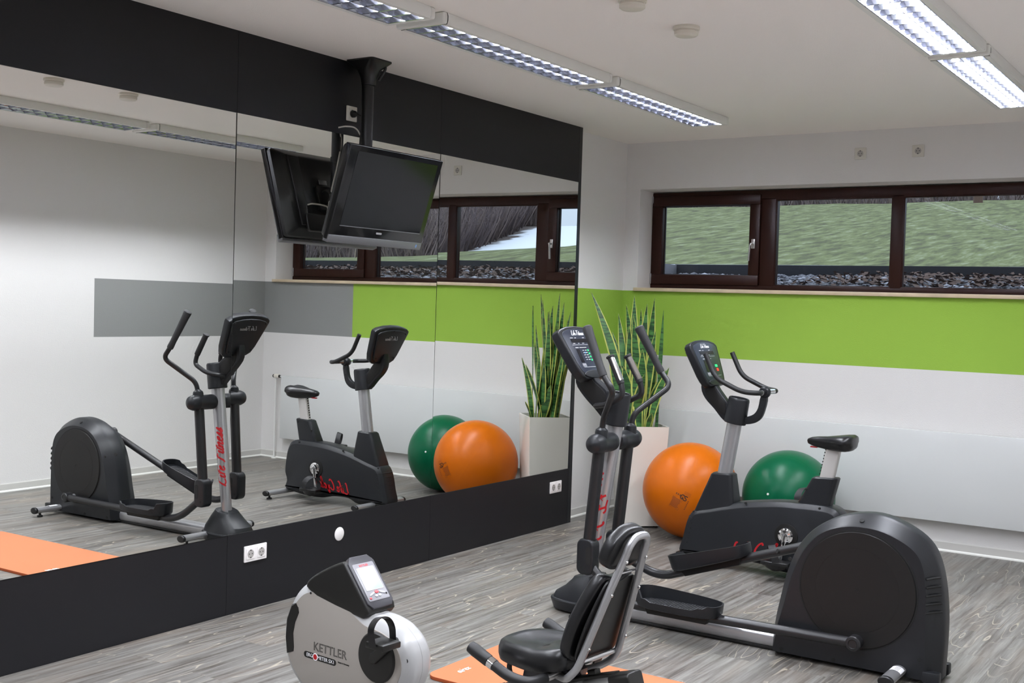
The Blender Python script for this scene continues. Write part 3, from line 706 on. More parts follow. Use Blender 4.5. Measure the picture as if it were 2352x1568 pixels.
# ------------------------------------------------------------------ plant pot and snake plant
pc = Vector((.400, -.582, 0)); ang = math.radians(43)
def pot_ring(h, z): return [pc+Vector((math.cos(ang)*a-math.sin(ang)*b, math.sin(ang)*a+math.cos(ang)*b, z)) for a, b in rr_(h)]
def rr_(h): return [(x, y) for x, y in rrect(2*h, 2*h, .004, 3)]
t = thing('potted_snake_plant', 'snake plant with yellow edged leaves in a tall square cream pot', 'potted plant', (.40, -.582, 0))
bm = BM(); loft(bm, [pot_ring(.135, .012), pot_ring(.165, .718), pot_ring(.1655, .722), pot_ring(.156, .722), pot_ring(.154, .66), pot_ring(.12, .03)]); obj('pot', bm, M['pot'], t)
for sx_, sy_ in ((1, 1), (1, -1), (-1, 1), (-1, -1)):
    bm = BM(); c_ = pc+Matrix.Rotation(ang, 3, 'Z') @ Vector((sx_*.105, sy_*.105, 0)); cyl(bm, c_, c_+V3(0, 0, .014), .018, 12)
    obj('foot', bm, M['plastb'], t)
bm = BM(); loft(bm, [pot_ring(.153, .66), pot_ring(.154, .690)]); obj('soil', bm, M['soil'], t)
bm = BM()
def leaf(bm, base, tip, wd, lean, tw, thin=False):
    wd *= 1 if thin else 1.28
    base = Vector(base); tip = Vector(tip); n = 16; d = tip-base; up = V3(0, 0, 1)
    out = Vector((d.x, d.y, 0)); rows = []
    for i in range(n+1):
        t_ = i/n; p = base + Vector((d.x*t_**lean, d.y*t_**lean, d.z*t_))
        w_ = wd*(.55+.45*math.sin(min(1, t_*1.6)*PI/2))*(1-max(0, (t_-.55)/.45)**1.9)+.0008
        if thin: w_ = wd*(.9 if t_ < .45 else 1.15)*(1-max(0, (t_-.6)/.4)**1.6)+.0006
        a = tw+.5*math.sin(t_*2.4+tw*3)
        s = Vector((math.cos(a), math.sin(a), 0)); q = Vector((-math.sin(a), math.cos(a), 0))
        fold = .14
        rows.append([p-s*w_+q*w_*fold, p-s*w_*.72+q*w_*fold*.65, p-q*w_*.05, p+s*w_*.72+q*w_*fold*.65, p+s*w_+q*w_*fold,
                     p+s*w_*.72+q*(w_*fold*.65+.004), p+q*.0055, p-s*w_*.72+q*(w_*fold*.65+.004)])
    L = [[bm.verts.new(p) for p in r] for r in rows]
    for A, B in zip(L[:-1], L[1:]):
        for k in range(8):
            f = bm.faces.new((A[k], A[(k+1) % 8], B[(k+1) % 8], B[k])); f.material_index = 1 if (k in (0, 3, 4, 7) and not thin) else 0
    bm.faces.new(L[0]); bm.faces.new(L[-1][::-1])
LV = [((.0, -.66, 1.665), .028, 1.7), ((.48, -.585, 1.635), .026, 1.3), ((.315, -.58, 1.648), .030, 1.0), ((.262, -.60, 1.58), .028, 1.1), ((.20, -.60, 1.515), .026, 1.2),
      ((.372, -.58, 1.552), .030, 1.0), ((.505, -.60, 1.40), .026, 1.2), ((.155, -.60, 1.38), .027, 1.3), ((.405, -.59, 1.506), .034, 1.0), ((.352, -.66, 1.51), .028, 1.0),
      ((.25, -.56, 1.45), .030, 1.0), ((.44, -.62, 1.593), .030, 1.1), ((.62, -.60, 1.145), .024, 1.6), ((.50, -.73, 1.105), .032, 1.4), ((.33, -.74, 1.145), .034, 1.2),
      ((.28, -.72, .965), .034, 1.2), ((.53, -.67, .82), .018, 1.3), ((.32, -.50, 1.41), .030, 1.0), ((.55, -.50, 1.12), .028, 1.4), ((.27, -.44, 1.30), .030, 1.2),
      ((.42, -.44, 1.34), .032, 1.2), ((.19, -.70, 1.22), .030, 1.4), ((.45, -.69, 1.27), .034, 1.2), ((.36, -.60, 1.33), .036, 1.0), ((.47, -.52, 1.28), .034, 1.1),
      ((.235, -.63, 1.16), .032, 1.2), ((.40, -.70, 1.18), .034, 1.1), ((.30, -.62, 1.43), .032, 1.0)]
for i, (tp, wd, ln) in enumerate(LV):
    f_ = .42; b_ = (.40+(tp[0]-.40)*f_*.8+rnd.uniform(-.045, .045), -.582+(tp[1]+.582)*f_+rnd.uniform(-.05, .05), .683)
    b_ = (min(.50, max(.30, b_[0])), min(-.50, max(-.665, b_[1])), .683)
    leaf(bm, b_, tp, wd, ln, rnd.uniform(-.5, .9))
leaf(bm, (.525, -.575, .683), (.551, -.58, 1.547), .0125, 1.2, .4, True)
obj('foliage', bm, [M['leaf'], M['leafedge']], t, 60)

# ------------------------------------------------------------------ exercise balls
def ball(name, label, c, r, m, axis, sp, seamdirs):
    t = thing(name, label, 'exercise ball', (c[0], c[1], 0)); cv = Vector(c); ax = Vector(axis).normalized()
    q = ax.rotation_difference(Vector((0, 0, 1)))
    t_ = bmesh.new(); bmesh.ops.create_uvsphere(t_, u_segments=96, v_segments=180, radius=r)
    for v in t_.verts:
        th = math.acos(max(-1, min(1, v.co.z/r))); k = 0
        for a in seamdirs: k += math.exp(-((th-a)/.006)**2)
        v.co *= 1-.0022*k
    t_.transform(q.inverted().to_matrix().to_4x4()); t_.transform(Matrix.Translation(cv))
    obj('ball', t_, m, t, 180); return t, cv
def ballP(cv, r, dir_, up):
    d = Vector(dir_).normalized(); u_ = Vector(up); x = u_.cross(d).normalized(); y = d.cross(x)
    def P(a, b, e):
        v = (d + x*(a/r) + y*(b/r)).normalized(); return cv+v*(r+e)
    return P
oc = (.895, -.768, .3255)
t, cv = ball('exercise_ball', 'large orange exercise ball leaning beside the tall cream pot', oc, .3255, M['orange_ball'], (.9, -.35, .55), 0, [.22, .25, .28, .55, .58, 2.6, 2.63, 1.52, 1.55, 1.49, 1.62])
P = ballP(cv, .3255, (.238, -.92, -.03), (.42, 0, .9))
bm = BM()
def patch(bm, P, u0, v0, u1, v1, e=.0014):
    bm.faces.new([bm.verts.new(P(a, b, e)) for a, b in ((u0, v0), (u1, v0), (u1, v1), (u0, v1))])
for i in range(9): patch(bm, P, -.055, -.012-.0078*i, -.055+.052+.012*rnd.random(), -.0155-.0078*i, .0014)
for k in range(4):
    a = [(-.058, -.008, .012, -.0065), (-.058, -.088, -.0565, -.008), (-.058, -.088, .012, -.0865), (.0105, -.088, .012, -.008)][k]; patch(bm, P, *a)
for i in range(4): patch(bm, P, .000+.0, .030+.008*i, .045+.01*rnd.random(), .0315+.008*i)
for i in range(6): patch(bm, P, .046+.0, -.06+.012*i, .052, -.053+.012*i)
for i in range(3): patch(bm, P, -.048+.014*i, .012, -.040+.014*i, .024)
obj('printed_text', bm, M['brown_ink'], t, 0)
bm = BM()   # GS test mark
def stroke(bm, pts, wv, P, e=.0016):
    for a, b in zip(pts[:-1], pts[1:]):
        a = Vector(a); b = Vector(b); d = (b-a).normalized()*wv; n_ = Vector((-d.y, d.x))
        bm.faces.new([bm.verts.new(P(*(q), e)) for q in (a-n_, b-n_, b+n_, a+n_)])
G = [(.012, .024), (.004, .030), (-.006, .026), (-.010, .014), (-.006, .003), (.004, .001), (.010, .008), (.004, .013), (.0, .013)]
S = [(.034, .026), (.024, .030), (.016, .024), (.020, .015), (.030, .012), (.032, .004), (.024, -.002), (.012, .002), (.004, .010)]
stroke(bm, smooth2(G, 4, False), .0028, P); stroke(bm, smooth2(S, 4, False), .0028, P)
obj('test_mark', bm, M['black_ink'], t, 0)
gc = (1.462, -.420, .3105)
t, cv = ball('exercise_ball', 'dark green exercise ball behind the upright bike, against the radiator', gc, .3105, M['green_ball'], (.06, -.93, .22), 0, [.20, .235, .27, .46, .49, .52, .9, .93, 2.7])
d = (Vector((1.435, -.70, .352))-cv).normalized(); bm = BM(); lathe(bm, [(.008, -.002), (.008, .002), (.006, .0035), (0, .0035)], cv+d*.3095, d, 20); obj('valve_plug', bm, M['basew'], t)

# ------------------------------------------------------------------ exercise mat
t = thing('exercise_mat', 'orange foam exercise mat lying under the recumbent seat', 'exercise mat', (1.98, -3.95, 0))
P = lambda u, v, d: V3(1.975+u, -3.957+v, d)
bm = BM(); o_ = rrect(1.29, .595, .055, 8); prism(bm, o_, P, .0, .0155, .002)
m_ = obj('foam_pad', bm, [M['mat'], M['matside']], t)
for p_ in m_.data.polygons:
    if abs(p_.normal.z) < .5: p_.material_index = 1
Pm = plane((1.413, -4.105, .0158), (0, 1, 0), (-1, 0, 0))
SCR['a'] = (.42, [[(.32, .40), (.10, .42), (.02, .16), (.12, .0), (.30, .30), (.28, .06), (.42, .08)]])
SCR['r'] = (.34, [[(.04, .42), (.02, .0), (.10, .28), (.28, .44), (.32, .38)]])
SCR['x'] = (.38, [[(.02, .42), (.14, .30), (.20, .08), (.36, .04)], [(.34, .42), (.02, .0)]])
bm = script('airex', .045, Pm, .11); obj('lettering', bm, M['white_ink'], t, 0)

# ------------------------------------------------------------------ television on its ceiling pole
tilt = math.atan2(.153, .491); un = Vector((math.sin(tilt), 0, math.cos(tilt))); nn_ = Vector((math.cos(tilt), 0, -math.sin(tilt)))
T0 = Vector((.2455, -3.66, 2.0985))
PT = lambda w_, h_, d_: T0+V3(0, w_, 0)+un*h_+nn_*d_
t = thing('television', 'flat black television tilted down from a ceiling pole', 'television', tuple(T0+V3(-.1, .37, 0)))
bm = BM(); prism(bm, [(a+.38, b+.0) for a, b in rrect(.762, .502, .006)], PT, -.035, 0, .005); body = obj('front_bezel', bm, M['tv'], t)
bm = BM(); prism(bm, [(.066, -.168), (.722, -.168), (.722, .221), (.066, .221)], PT, -.001, .0012); obj('screen', bm, M['tvscr'], t)
bm = BM(); prism(bm, [(.0, -.262), (.756, -.262), (.758, -.222), (.0, -.222)], PT, -.03, .0065, .002); obj('silver_strip', bm, M['tvsil'], t)
bm = BM(); prism(bm, [(.066, -.172), (.722, -.172), (.722, -.168), (.066, -.168)], PT, -.001, .003); obj('screen_lip', bm, M['tvsil'], t)
bm = BM(); prism(bm, [(x+.382, y-.193) for x, y in rrect(.045, .010, .004)], PT, 0, .0022); obj('emblem', bm, M['silver'], t)
bm = BM(); stroke(bm, [(.706, -.248), (.712, -.232), (.716, -.236), (.713, -.250)], .0008, lambda a, b, e: PT(a, b, .0072), 0); obj('blue_mark', bm, M['blue_led'], t, 0)
bm = BM()
def pr_(s, d): return [PT(.38+x*s, y*s-.0, d) for x, y in rrect(.75, .49, .02)]
loft(bm, [pr_(1, -.034), pr_(.99, -.055), pr_(.86, -.085), pr_(.82, -.09)])
for a, b in ((.10, .16), (.58, .64)):
    q = [(a, -.19), (b, -.19), (b+.01, .20), (a-.01, .20)]; prism(bm, q, PT, -.080, -.098, .004)
prism(bm, [(x+.38, y-.175) for x, y in rrect(.5, .10, .02)], PT, -.085, -.108, .006)
obj('back_shell', bm, M['tvback'], t)
bm = BM(); prism(bm, [(x+.36, y-.03) for x, y in rrect(.22, .14, .01)], PT, -.085, -.112, .003)
mnt = obj('mount_plate', bm, M['plastb'], t)
bm = BM(); tube(bm, [PT(.36, -.03, -.10), (.105, -3.30, 2.10)], .028, 16); lathe(bm, [(.030, -.08), (.042, -.07), (.042, .07), (.030, .08)], PT(.36, -.03, -.13), (0, 1, 0), 24); sub('swivel_joint', bm, M['plastb'], mnt)
bm = BM(); prism(bm, [(.285, .05), (.345, .05), (.345, .075), (.285, .075)], PT, -.104, -.107); sub('rating_plate', bm, M['silver'], mnt)
t = thing('ceiling_pole_mount', 'black pole and ceiling plate carrying the television', 'tv mount', (.105, -3.30, H))
bm = BM(); tube(bm, [(.105, -3.30, 2.70), (.105, -3.30, 2.02)], .032, 24); lathe(bm, [(.036, 0), (.036, .03)], (.105, -3.30, 2.30), (0, 0, 1), 24); obj('pole', bm, M['plastb'], t)
bm = BM(); loft(bm, [[V3(.11+a, -3.30+b, z) for a, b in rrect(w1, w2, rr, 6)] for w1, w2, rr, z in ((.19, .17, .02, H), (.19, .17, .02, H-.008), (.12, .11, .05, H-.05), (.085, .085, .042, H-.095), (.075, .075, .037, H-.13))])
obj('ceiling_cup', bm, M['plastb'], t)
bm = BM(); tube(bm, spline([(.175, -3.26, H-.008), (.18, -3.25, H-.04), (.15, -3.265, H-.10)]), .008, 8); obj('cable_hook', bm, M['plastb'], t)
bm = BM(); cyl(bm, (.17, -3.335, H-.005), (.17, -3.335, H-.016), .006, 10); obj('bolt', bm, M['steel'], t)
t = thing('power_cable', 'black power cable plugged into the socket behind the pole', 'cable', (0.02, -3.312, 2.557))
bm = BM(); lathe(bm, [(.019, .010), (.020, .016), (.018, .030), (.010, .038), (.006, .052)], (0, -3.312, 2.557), (1, 0, -.1), 20); obj('plug', bm, M['plastb'], t)
bm = BM(); tube(bm, spline([(.05, -3.312, 2.552), (.072, -3.305, 2.535), (.075, -3.31, 2.48), (.072, -3.315, 2.40), (.070, -3.32, 2.25), (.10, -3.33, 2.10)], 8), .004, 8); obj('cord', bm, M['cableb'], t)
t = thing('aerial_cable', 'thin cream cable looping from the wall to the television back', 'cable', (0.0, -3.40, 2.47))
bm = BM(); tube(bm, spline([(.001, -3.41, 2.47), (.03, -3.385, 2.478), (.055, -3.345, 2.476), (.068, -3.318, 2.45), (.074, -3.305, 2.40), (.065, -3.34, 2.28), (.08, -3.36, 2.16)], 8), .0042, 8)
tube(bm, spline([(.08, -3.36, 2.16), (.09, -3.38, 2.03), PT(.28, -.085, -.13), PT(.19, -.075, -.12), PT(.165, -.075, -.10)], 8), .0042, 8)
obj('cord', bm, M['cablew'], t)

# ------------------------------------------------------------------ shared: console head of the two cardio machines
def console(t, C0, lean, hw, thick, is_bike):
    """C0 = world point: back plane, level with the top corners, centre line; lean from the vertical"""
    u = Vector((-math.sin(lean), 0, math.cos(lean))); n = Vector((math.cos(lean), 0, math.sin(lean))); C0 = Vector(C0)
    P = lambda a, b, d: C0+V3(0, a, 0)+u*b+n*d
    k = hw/.17; hh_ = .275
    def outl(s=1, q=0):
        top = [(-.168, -.004), (-.145, .012), (-.08, .027), (0, .032), (.08, .027), (.145, .012), (.168, -.004)]
        o = [(x*k, y) for x, y in top] + [(.171*k, -.02), (.150*k, -.13), (.136*k, -.20), (.118*k, -.245), (.085*k, -.268), (-.085*k, -.268), (-.118*k, -.245), (-.136*k, -.20), (-.150*k, -.13), (-.171*k, -.02)]
        return [(x*s, (y+.12)*s-.12+q) for x, y in o]
    bm = BM(); prism(bm, outl(), P, 0, thick, .010, steps=4)
    prism(bm, outl(.86), P, -.012, .002, .006)
    c = obj('console', bm, M['plast'], t)
    bm = BM(); prism(bm, outl(.86, .004), P, thick-.003, thick+.0012, .001); sub('control_panel', bm, M['face'], c)
    bm = BM(); prism(bm, [(x*k, y-.245) for x, y in ell(.095, .022, 28)], P, thick, thick+.006, .003); sub('lower_ledge', bm, M['plast'], c)
    f = thick+.0016
    Pt = lambda a, b, d: P(a, b-.012, f+d)
    bm = script('Life Fitness', .026, Pt, .12, .0005); sub('lettering', bm, M['white_ink'], c, 0)
    bm = BM(); box_ = lambda x0, x1, y0, y1, e=.001: prism(bm, [(x0*k, y0), (x1*k, y0), (x1*k, y1), (x0*k, y1)], lambda a, b, d: P(a, b, f+d), -.001, e)
    box_(-.088, .088, -.066, -.046); box_(-.075, -.045, -.178, -.104); sub('display', bm, M['lcd'], c)
    bm = BM()
    for x0, x1, y0 in ((-.088, -.062, -.041), (-.045, -.030, -.041), (.03, .05, -.041), (-.08, -.06, -.072), (-.03, -.02, -.072), (.01, .028, -.072), (-.092, .09, -.080), (-.075, -.045, -.096), (-.035, .03, -.096),
                       (-.07, .09, -.205)): box_(x0, x1, y0, y0+(.0012 if x1-x0 > .1 else .0026), .0006)
    for i in range(5):
        box_(-.018, -.004, -.112-.013*i, -.1095-.013*i, .0006); box_(.006, .022, -.112-.013*i, -.1095-.013*i, .0006)
    for i in range(4): box_(-.075, -.04, -.186-.0045*i, -.1845-.0045*i, .0006)
    sub('marking', bm, M['white_ink'], c, 0)
    bm = BM()
    if is_bike: box_(.052, .078, -.150, -.134, .002)
    else:
        for i in range(4): box_(.030, .040, -.116-.018*i, -.107-.018*i, .002)
    sub('green_key', bm, M['green_led'], c)
    bm = BM()
    if is_bike: box_(.058, .078, -.176, -.158, .002); sub('red_key', bm, M['red_led'], c)
    else: box_(-.006, .002, -.128, -.122, .002); sub('blue_key', bm, M['blue_led'], c)
    # reverse side: maker's lettering and screw wells
    Pb = lambda a, b, d: P(-a, b-.055, -.0125-d)
    bm = script('Life Fitness', .030, Pb, .12, .0005); sub('rear_lettering', bm, M['silver'], c, 0)
    for a, b in ((0, .004), (.125*k, -.02), (-.125*k, -.02), (.09*k, -.215), (-.09*k, -.215)):
        bm = BM(); lathe(bm, [(.006, 0), (.006, .002)], P(a, b, -.0125), -n, 12); sub('screw_well', bm, M['hole'], c)
    return c, P
def neck_arm(t, outline, y, w_):
    bm = BM(); prism(bm, outline, lambda u, v, d: V3(u, y+d, v), -w_/2, w_/2, .008)
    a = obj('console_arm', bm, M['plast'], t)
    cx = sum(p[0] for p in outline)/len(outline); cz = sum(p[1] for p in outline)/len(outline)
    bm = BM(); q = [(cx+(x-cx)*.72, cz+(z-cz)*.72) for x, z in outline]
    prism(bm, q, lambda u, v, d: V3(u, y+d, v), -w_/2-.002, w_/2+.002, .002); sub('arm_inlay', bm, M['plastd'], a); return a
def end_cap(par, c, d, rx, rz, m='plastb'):
    """oval black plug closing a tube that runs along y"""
    bm = BM(); prism(bm, ell(rx+.002, rz+.002, 28), lambda u, v, e: Vector(c)+V3(u, d*e, v), -.004, .018, .006); return sub('end_cap', bm, M[m], par)

# ------------------------------------------------------------------ elliptical cross trainer
EY = -2.90
t = thing('elliptical_trainer', 'charcoal elliptical cross trainer with round flywheel housing and red lettering on its mast', 'elliptical trainer', (2.1, EY, 0))
F = [(2.360, .022), (2.376, .133), (2.403, .235), (2.436, .375), (2.490, .503), (2.566, .588), (2.680, .632), (2.812, .632), (2.925, .592), (2.99, .537), (3.018, .44), (3.028, .25), (3.030, .022)]
R_ = [(2.335, .022), (2.342, .140), (2.360, .245), (2.392, .385), (2.444, .512), (2.522, .602), (2.640, .668), (2.790, .690), (2.925, .650), (3.020, .580), (3.070, .46), (3.093, .27), (3.088, .022)]
F2 = smooth2(F, 5, False); R2 = smooth2(R_, 5, False)
def mixo(k): return [((a[0]*(1-k)+b[0]*k), (a[1]*(1-k)+b[1]*k)) for a, b in zip(F2, R2)]
rings = []
for d, k in ((-.107, -.01), (-.104, .06), (-.095, .16), (-.052, .86), (-.040, .965), (-.030, 1.), (.030, 1.), (.040, .965), (.052, .86), (.095, .16), (.104, .06), (.107, -.01)):
    rings.append([V3(x, EY+d, z) for x, z in mixo(k)])
bm = BM(); loft(bm, rings); hs = obj('flywheel_housing', bm, M['plast'], t, 28)
hs_y = EY-.107
for s in (-1, 1):
    bm = BM(); c_ = V3(2.733, EY+s*.106, .360); ax = V3(0, s, 0)
    lathe(bm, [(.2615, -.002), (.2615, .0020), (.2550, .0020), (.2545, -.001)], c_, ax, 90); sub('cover_groove', bm, M['hole'], hs)
    bm = BM(); lathe(bm, [(.2535, -.001), (.2535, .0045), (.2515, .0075), (.1836, .0075), (.1835, .0070), (.1826, .0070), (.1825, .0075), (.009, .0075), (.0088, .0068), (0, .0068)], c_, ax, 96)
    obj('side_cover', bm, M['plastd'], t, 30)
for a_, b_, r_ in [((x, EY+dd+.004, z), (x, EY+dd, z), .0085) for x, z, dd in ((2.425, .452, -.1095), (3.008, .106, -.1095), (2.40, .038, -.1095), (2.64, .035, -.1095))] + [
        ((2.733, EY-.072, .655), (2.733, EY-.078, .663), .011), ((3.005, EY-.082, .497), (3.01, EY-.090, .50), .010), ((2.36, EY-.07, .47), (2.353, EY-.078, .473), .011), ((2.733, EY-.1155, .365), (2.733, EY-.1163, .365), .006)]:
    bm = BM(); cyl(bm, a_, b_, r_, 14); sub('screw_well', bm, M['hole'], hs)
bm = BM()
for i in range(5):
    z = .455-.036*i
    tube(bm, spline([(3.024, EY-.1055, z-.004), (3.048+.0022*i, EY-.0855, z+.002), (3.069+.0030*i, EY-.062, z+.004)], 3), .0062, 8, sx=.8)
sub('vent_slot', bm, M['hole'], hs)
# base rail
bm = BM(); prism(bm, rrect(.098, .072, .028, 8), lambda u, v, d: V3(d, EY+u, .050+v), 1.36, 2.42, 0); obj('base_rail', bm, M['silver'], t)
bm = BM(); prism(bm, rrect(.075, .018, .006, 4), lambda u, v, d: V3(d, EY+u, .010+v), 1.40, 2.9, 0); obj('under_rail', bm, M['plastb'], t)
# front cowl
def cw(s, z, dx=0): return [V3(x+dx, EY+y*s, z) for x, y in smooth2([(1.13, 0), (1.15, -.075), (1.24, -.115), (1.38, -.115), (1.49, -.075), (1.52, 0), (1.49, .075), (1.38, .115), (1.24, .115), (1.15, .075)], 4)]
def cws(k, z, cx=1.335): return [V3(cx+(p.x-cx)*k[0], EY+(p.y-EY)*k[1], z+(p.x-cx)*k[2]) for p in cw(1, z)]
bm = BM(); loft(bm, [cws((.92, .9, 0), .012), cws((1, 1, 0), .060, ), cws((.985, .975, 0), .066), cws((.93, .92, 0), .068), cws((.86, .86, .02), .100), cws((.60, .72, .10), .150), cws((.43, .56, .12), .188), cws((.38, .48, .08), .196)])
obj('front_cowl', bm, M['plast'], t, 24)
for nm, x, hl in (('front_stabilizer', 1.425, .285), ('rear_stabilizer', 2.925, .295)):
    bm = BM(); prism(bm, ell(.031, .021, 28), lambda u, v, d: V3(x+u, EY+d, .047+v), -hl, hl, 0); st = obj(nm, bm, M['silver'], t)
    for s in (-1, 1): end_cap(st, (x, EY+s*hl, .047), s, .031, .021)
    for s in (-1, 1):
        bm = BM(); lathe(bm, [(.018, 0), (.020, .004), (.018, .012), (.008, .014), (.008, .03)], (x, EY+s*(hl-.035), 0), (0, 0, 1), 20); sub('levelling_foot', bm, M['plastb'], st)
    if nm[0] == 'r':
        bm = BM(); pr = [(.0325*math.cos(a), .0225*math.sin(a)) for a in [math.radians(20+8*k) for k in range(14)]]
        A = [bm.verts.new((x+u, EY-.255+.062, .047+v)) for u, v in pr]; B = [bm.verts.new((x+u, EY-.255+.125, .047+v)) for u, v in pr]
        for i in range(13): bm.faces.new((A[i], A[i+1], B[i+1], B[i]))
        sub('rating_sticker', bm, M['white_ink'], st)
        bm = BM()
        for i in range(4):
            a0 = math.radians(60+9*i); u, v = .0330*math.cos(a0), .0230*math.sin(a0); u2, v2 = .0330*math.cos(a0+.05), .0230*math.sin(a0+.05)
            for j in range(3):
                y_ = EY-.186+.017*j; bm.faces.new([bm.verts.new(p) for p in ((x+u, y_, .047+v), (x+u2, y_, .047+v2), (x+u2, y_+.011, .047+v2), (x+u, y_+.011, .047+v))])
        sub('sticker_print', bm, M['plastb'], st, 0)
for s in (-1, 1):
    bm = BM(); lathe(bm, [(.024, -.012), (.030, -.009), (.030, .009), (.024, .012), (.014, .013), (.013, .008), (0, .008)], (3.062, EY+s*.088, .031), (0, s, 0), 28); obj('transport_wheel', bm, M['rubber'], t)
    bm = BM(); box(bm, (3.02, EY+s*.088-.022, .012), (3.092, EY+s*.088+.022, .062), .008); obj('wheel_bracket', bm, M['plast'], t)
# mast, leaning back toward the rider
mt = lambda k: V3(1.335+(1.450-1.335)*k, EY, .17+(1.00-.17)*k)
bm = BM(); rings = []
for k, sx_ in ((0, .036), (.3, .039), (.7, .046), (1.0, .050)):
    c_ = mt(k); rings.append([c_+V3(.046 * 0 + sx_*math.cos(a), .036*math.sin(a)*(1 if True else 0), 0) for a in [2*PI*i/40 for i in range(40)]])
loft(bm, rings); obj('mast', bm, M['silver'], t, 60)
dm = (mt(1)-mt(0)).normalized()
# red lettering wrapped on the side of the mast
bm = BM()
def mastwrap(u, v, d):
    k = .446+u/.83; c_ = mt(k); a = -PI/2 + (v)/.040; sx_ = .036+.014*k+.0008+d
    return c_+V3(sx_*math.cos(a), (.0368+d)*math.sin(a), 0)
script('Life Fitness', .080, lambda u, v, d: mastwrap(u, v, d), .13, .0005, bm); obj('lettering', bm, M['red_ink'], t, 0)
# collar
cb = mt(.965); ct = cb+dm*.165
bm = BM(); ax = dm; yv = V3(0, 1, 0); xv = yv.cross(ax).normalized()
def crg(c_, r1, r2): return [c_+xv*math.cos(a)*r1+yv*math.sin(a)*r2 for a in [2*PI*i/44 for i in range(44)]]
loft(bm, [crg(cb, .060, .056), crg(cb+dm*.004, .064, .060), crg(ct-dm*.012, .062, .060), crg(ct-dm*.003, .060, .057), crg(ct, .057, .053), crg(ct-dm*.002, .052, .048), crg(ct-dm*.02, .048, .045), crg(ct-dm*.022, .001, .001)])
obj('cup_collar', bm, M['plast'], t, 40)
neck_arm(t, smooth2([(1.225, 1.170), (1.272, 1.105), (1.338, 1.046), (1.400, .990), (1.430, 1.010), (1.440, 1.095), (1.405, 1.150), (1.330, 1.205), (1.28, 1.27), (1.235, 1.255)], 3), EY, .048)
con, PC_ = console(t, (1.158, EY, 1.407), math.radians(29), .172, .052, False)
# fixed hand grips: one bent bar in front of the collar
bm = BM()
for s in (-1, 1):
    q = [(1.358, EY, 1.055), (1.362, EY+s*.058, 1.062), (1.45, EY+s*.095, 1.075), (1.545, EY+s*.105, 1.125), (1.535, EY+s*.100, 1.18), (1.462, EY+s*.090, 1.316)]
    tube(bm, fillet(q, .04, 6), .0145, 14)
fb = obj('fixed_handlebar', bm, M['powder'], t)
for s in (-1, 1):
    a = V3(1.532, EY+s*.100, 1.186); b = V3(1.459, EY+s*.090, 1.318)
    d_ = (b-a).normalized(); bm = BM(); tube(bm, [a-d_*.004, a, a+d_*.005, b-d_*.008, b-d_*.007, b, b+d_*.002], [.014, .0178, .0185, .0175, .022, .022, .017], 20); g = sub('grip', bm, M['foam'], fb)
    bm = BM()
    sd = V3(.55, s*(-.1)-.35, .25); sd = (sd-d_*sd.dot(d_)).normalized(); td = d_.cross(sd)
    for e in (1,):
        A = []; B = []
        for i in range(7):
            an = (i-3)*.25; w_ = (sd*math.cos(an)+td*math.sin(an))*.0199; A.append(bm.verts.new(a+d_*.014+w_)); B.append(bm.verts.new(b-d_*.014+w_))
        for i in range(6): bm.faces.new((A[i], A[i+1], B[i+1], B[i]))
    sub('pulse_sensor', bm, M['chrome'], fb)
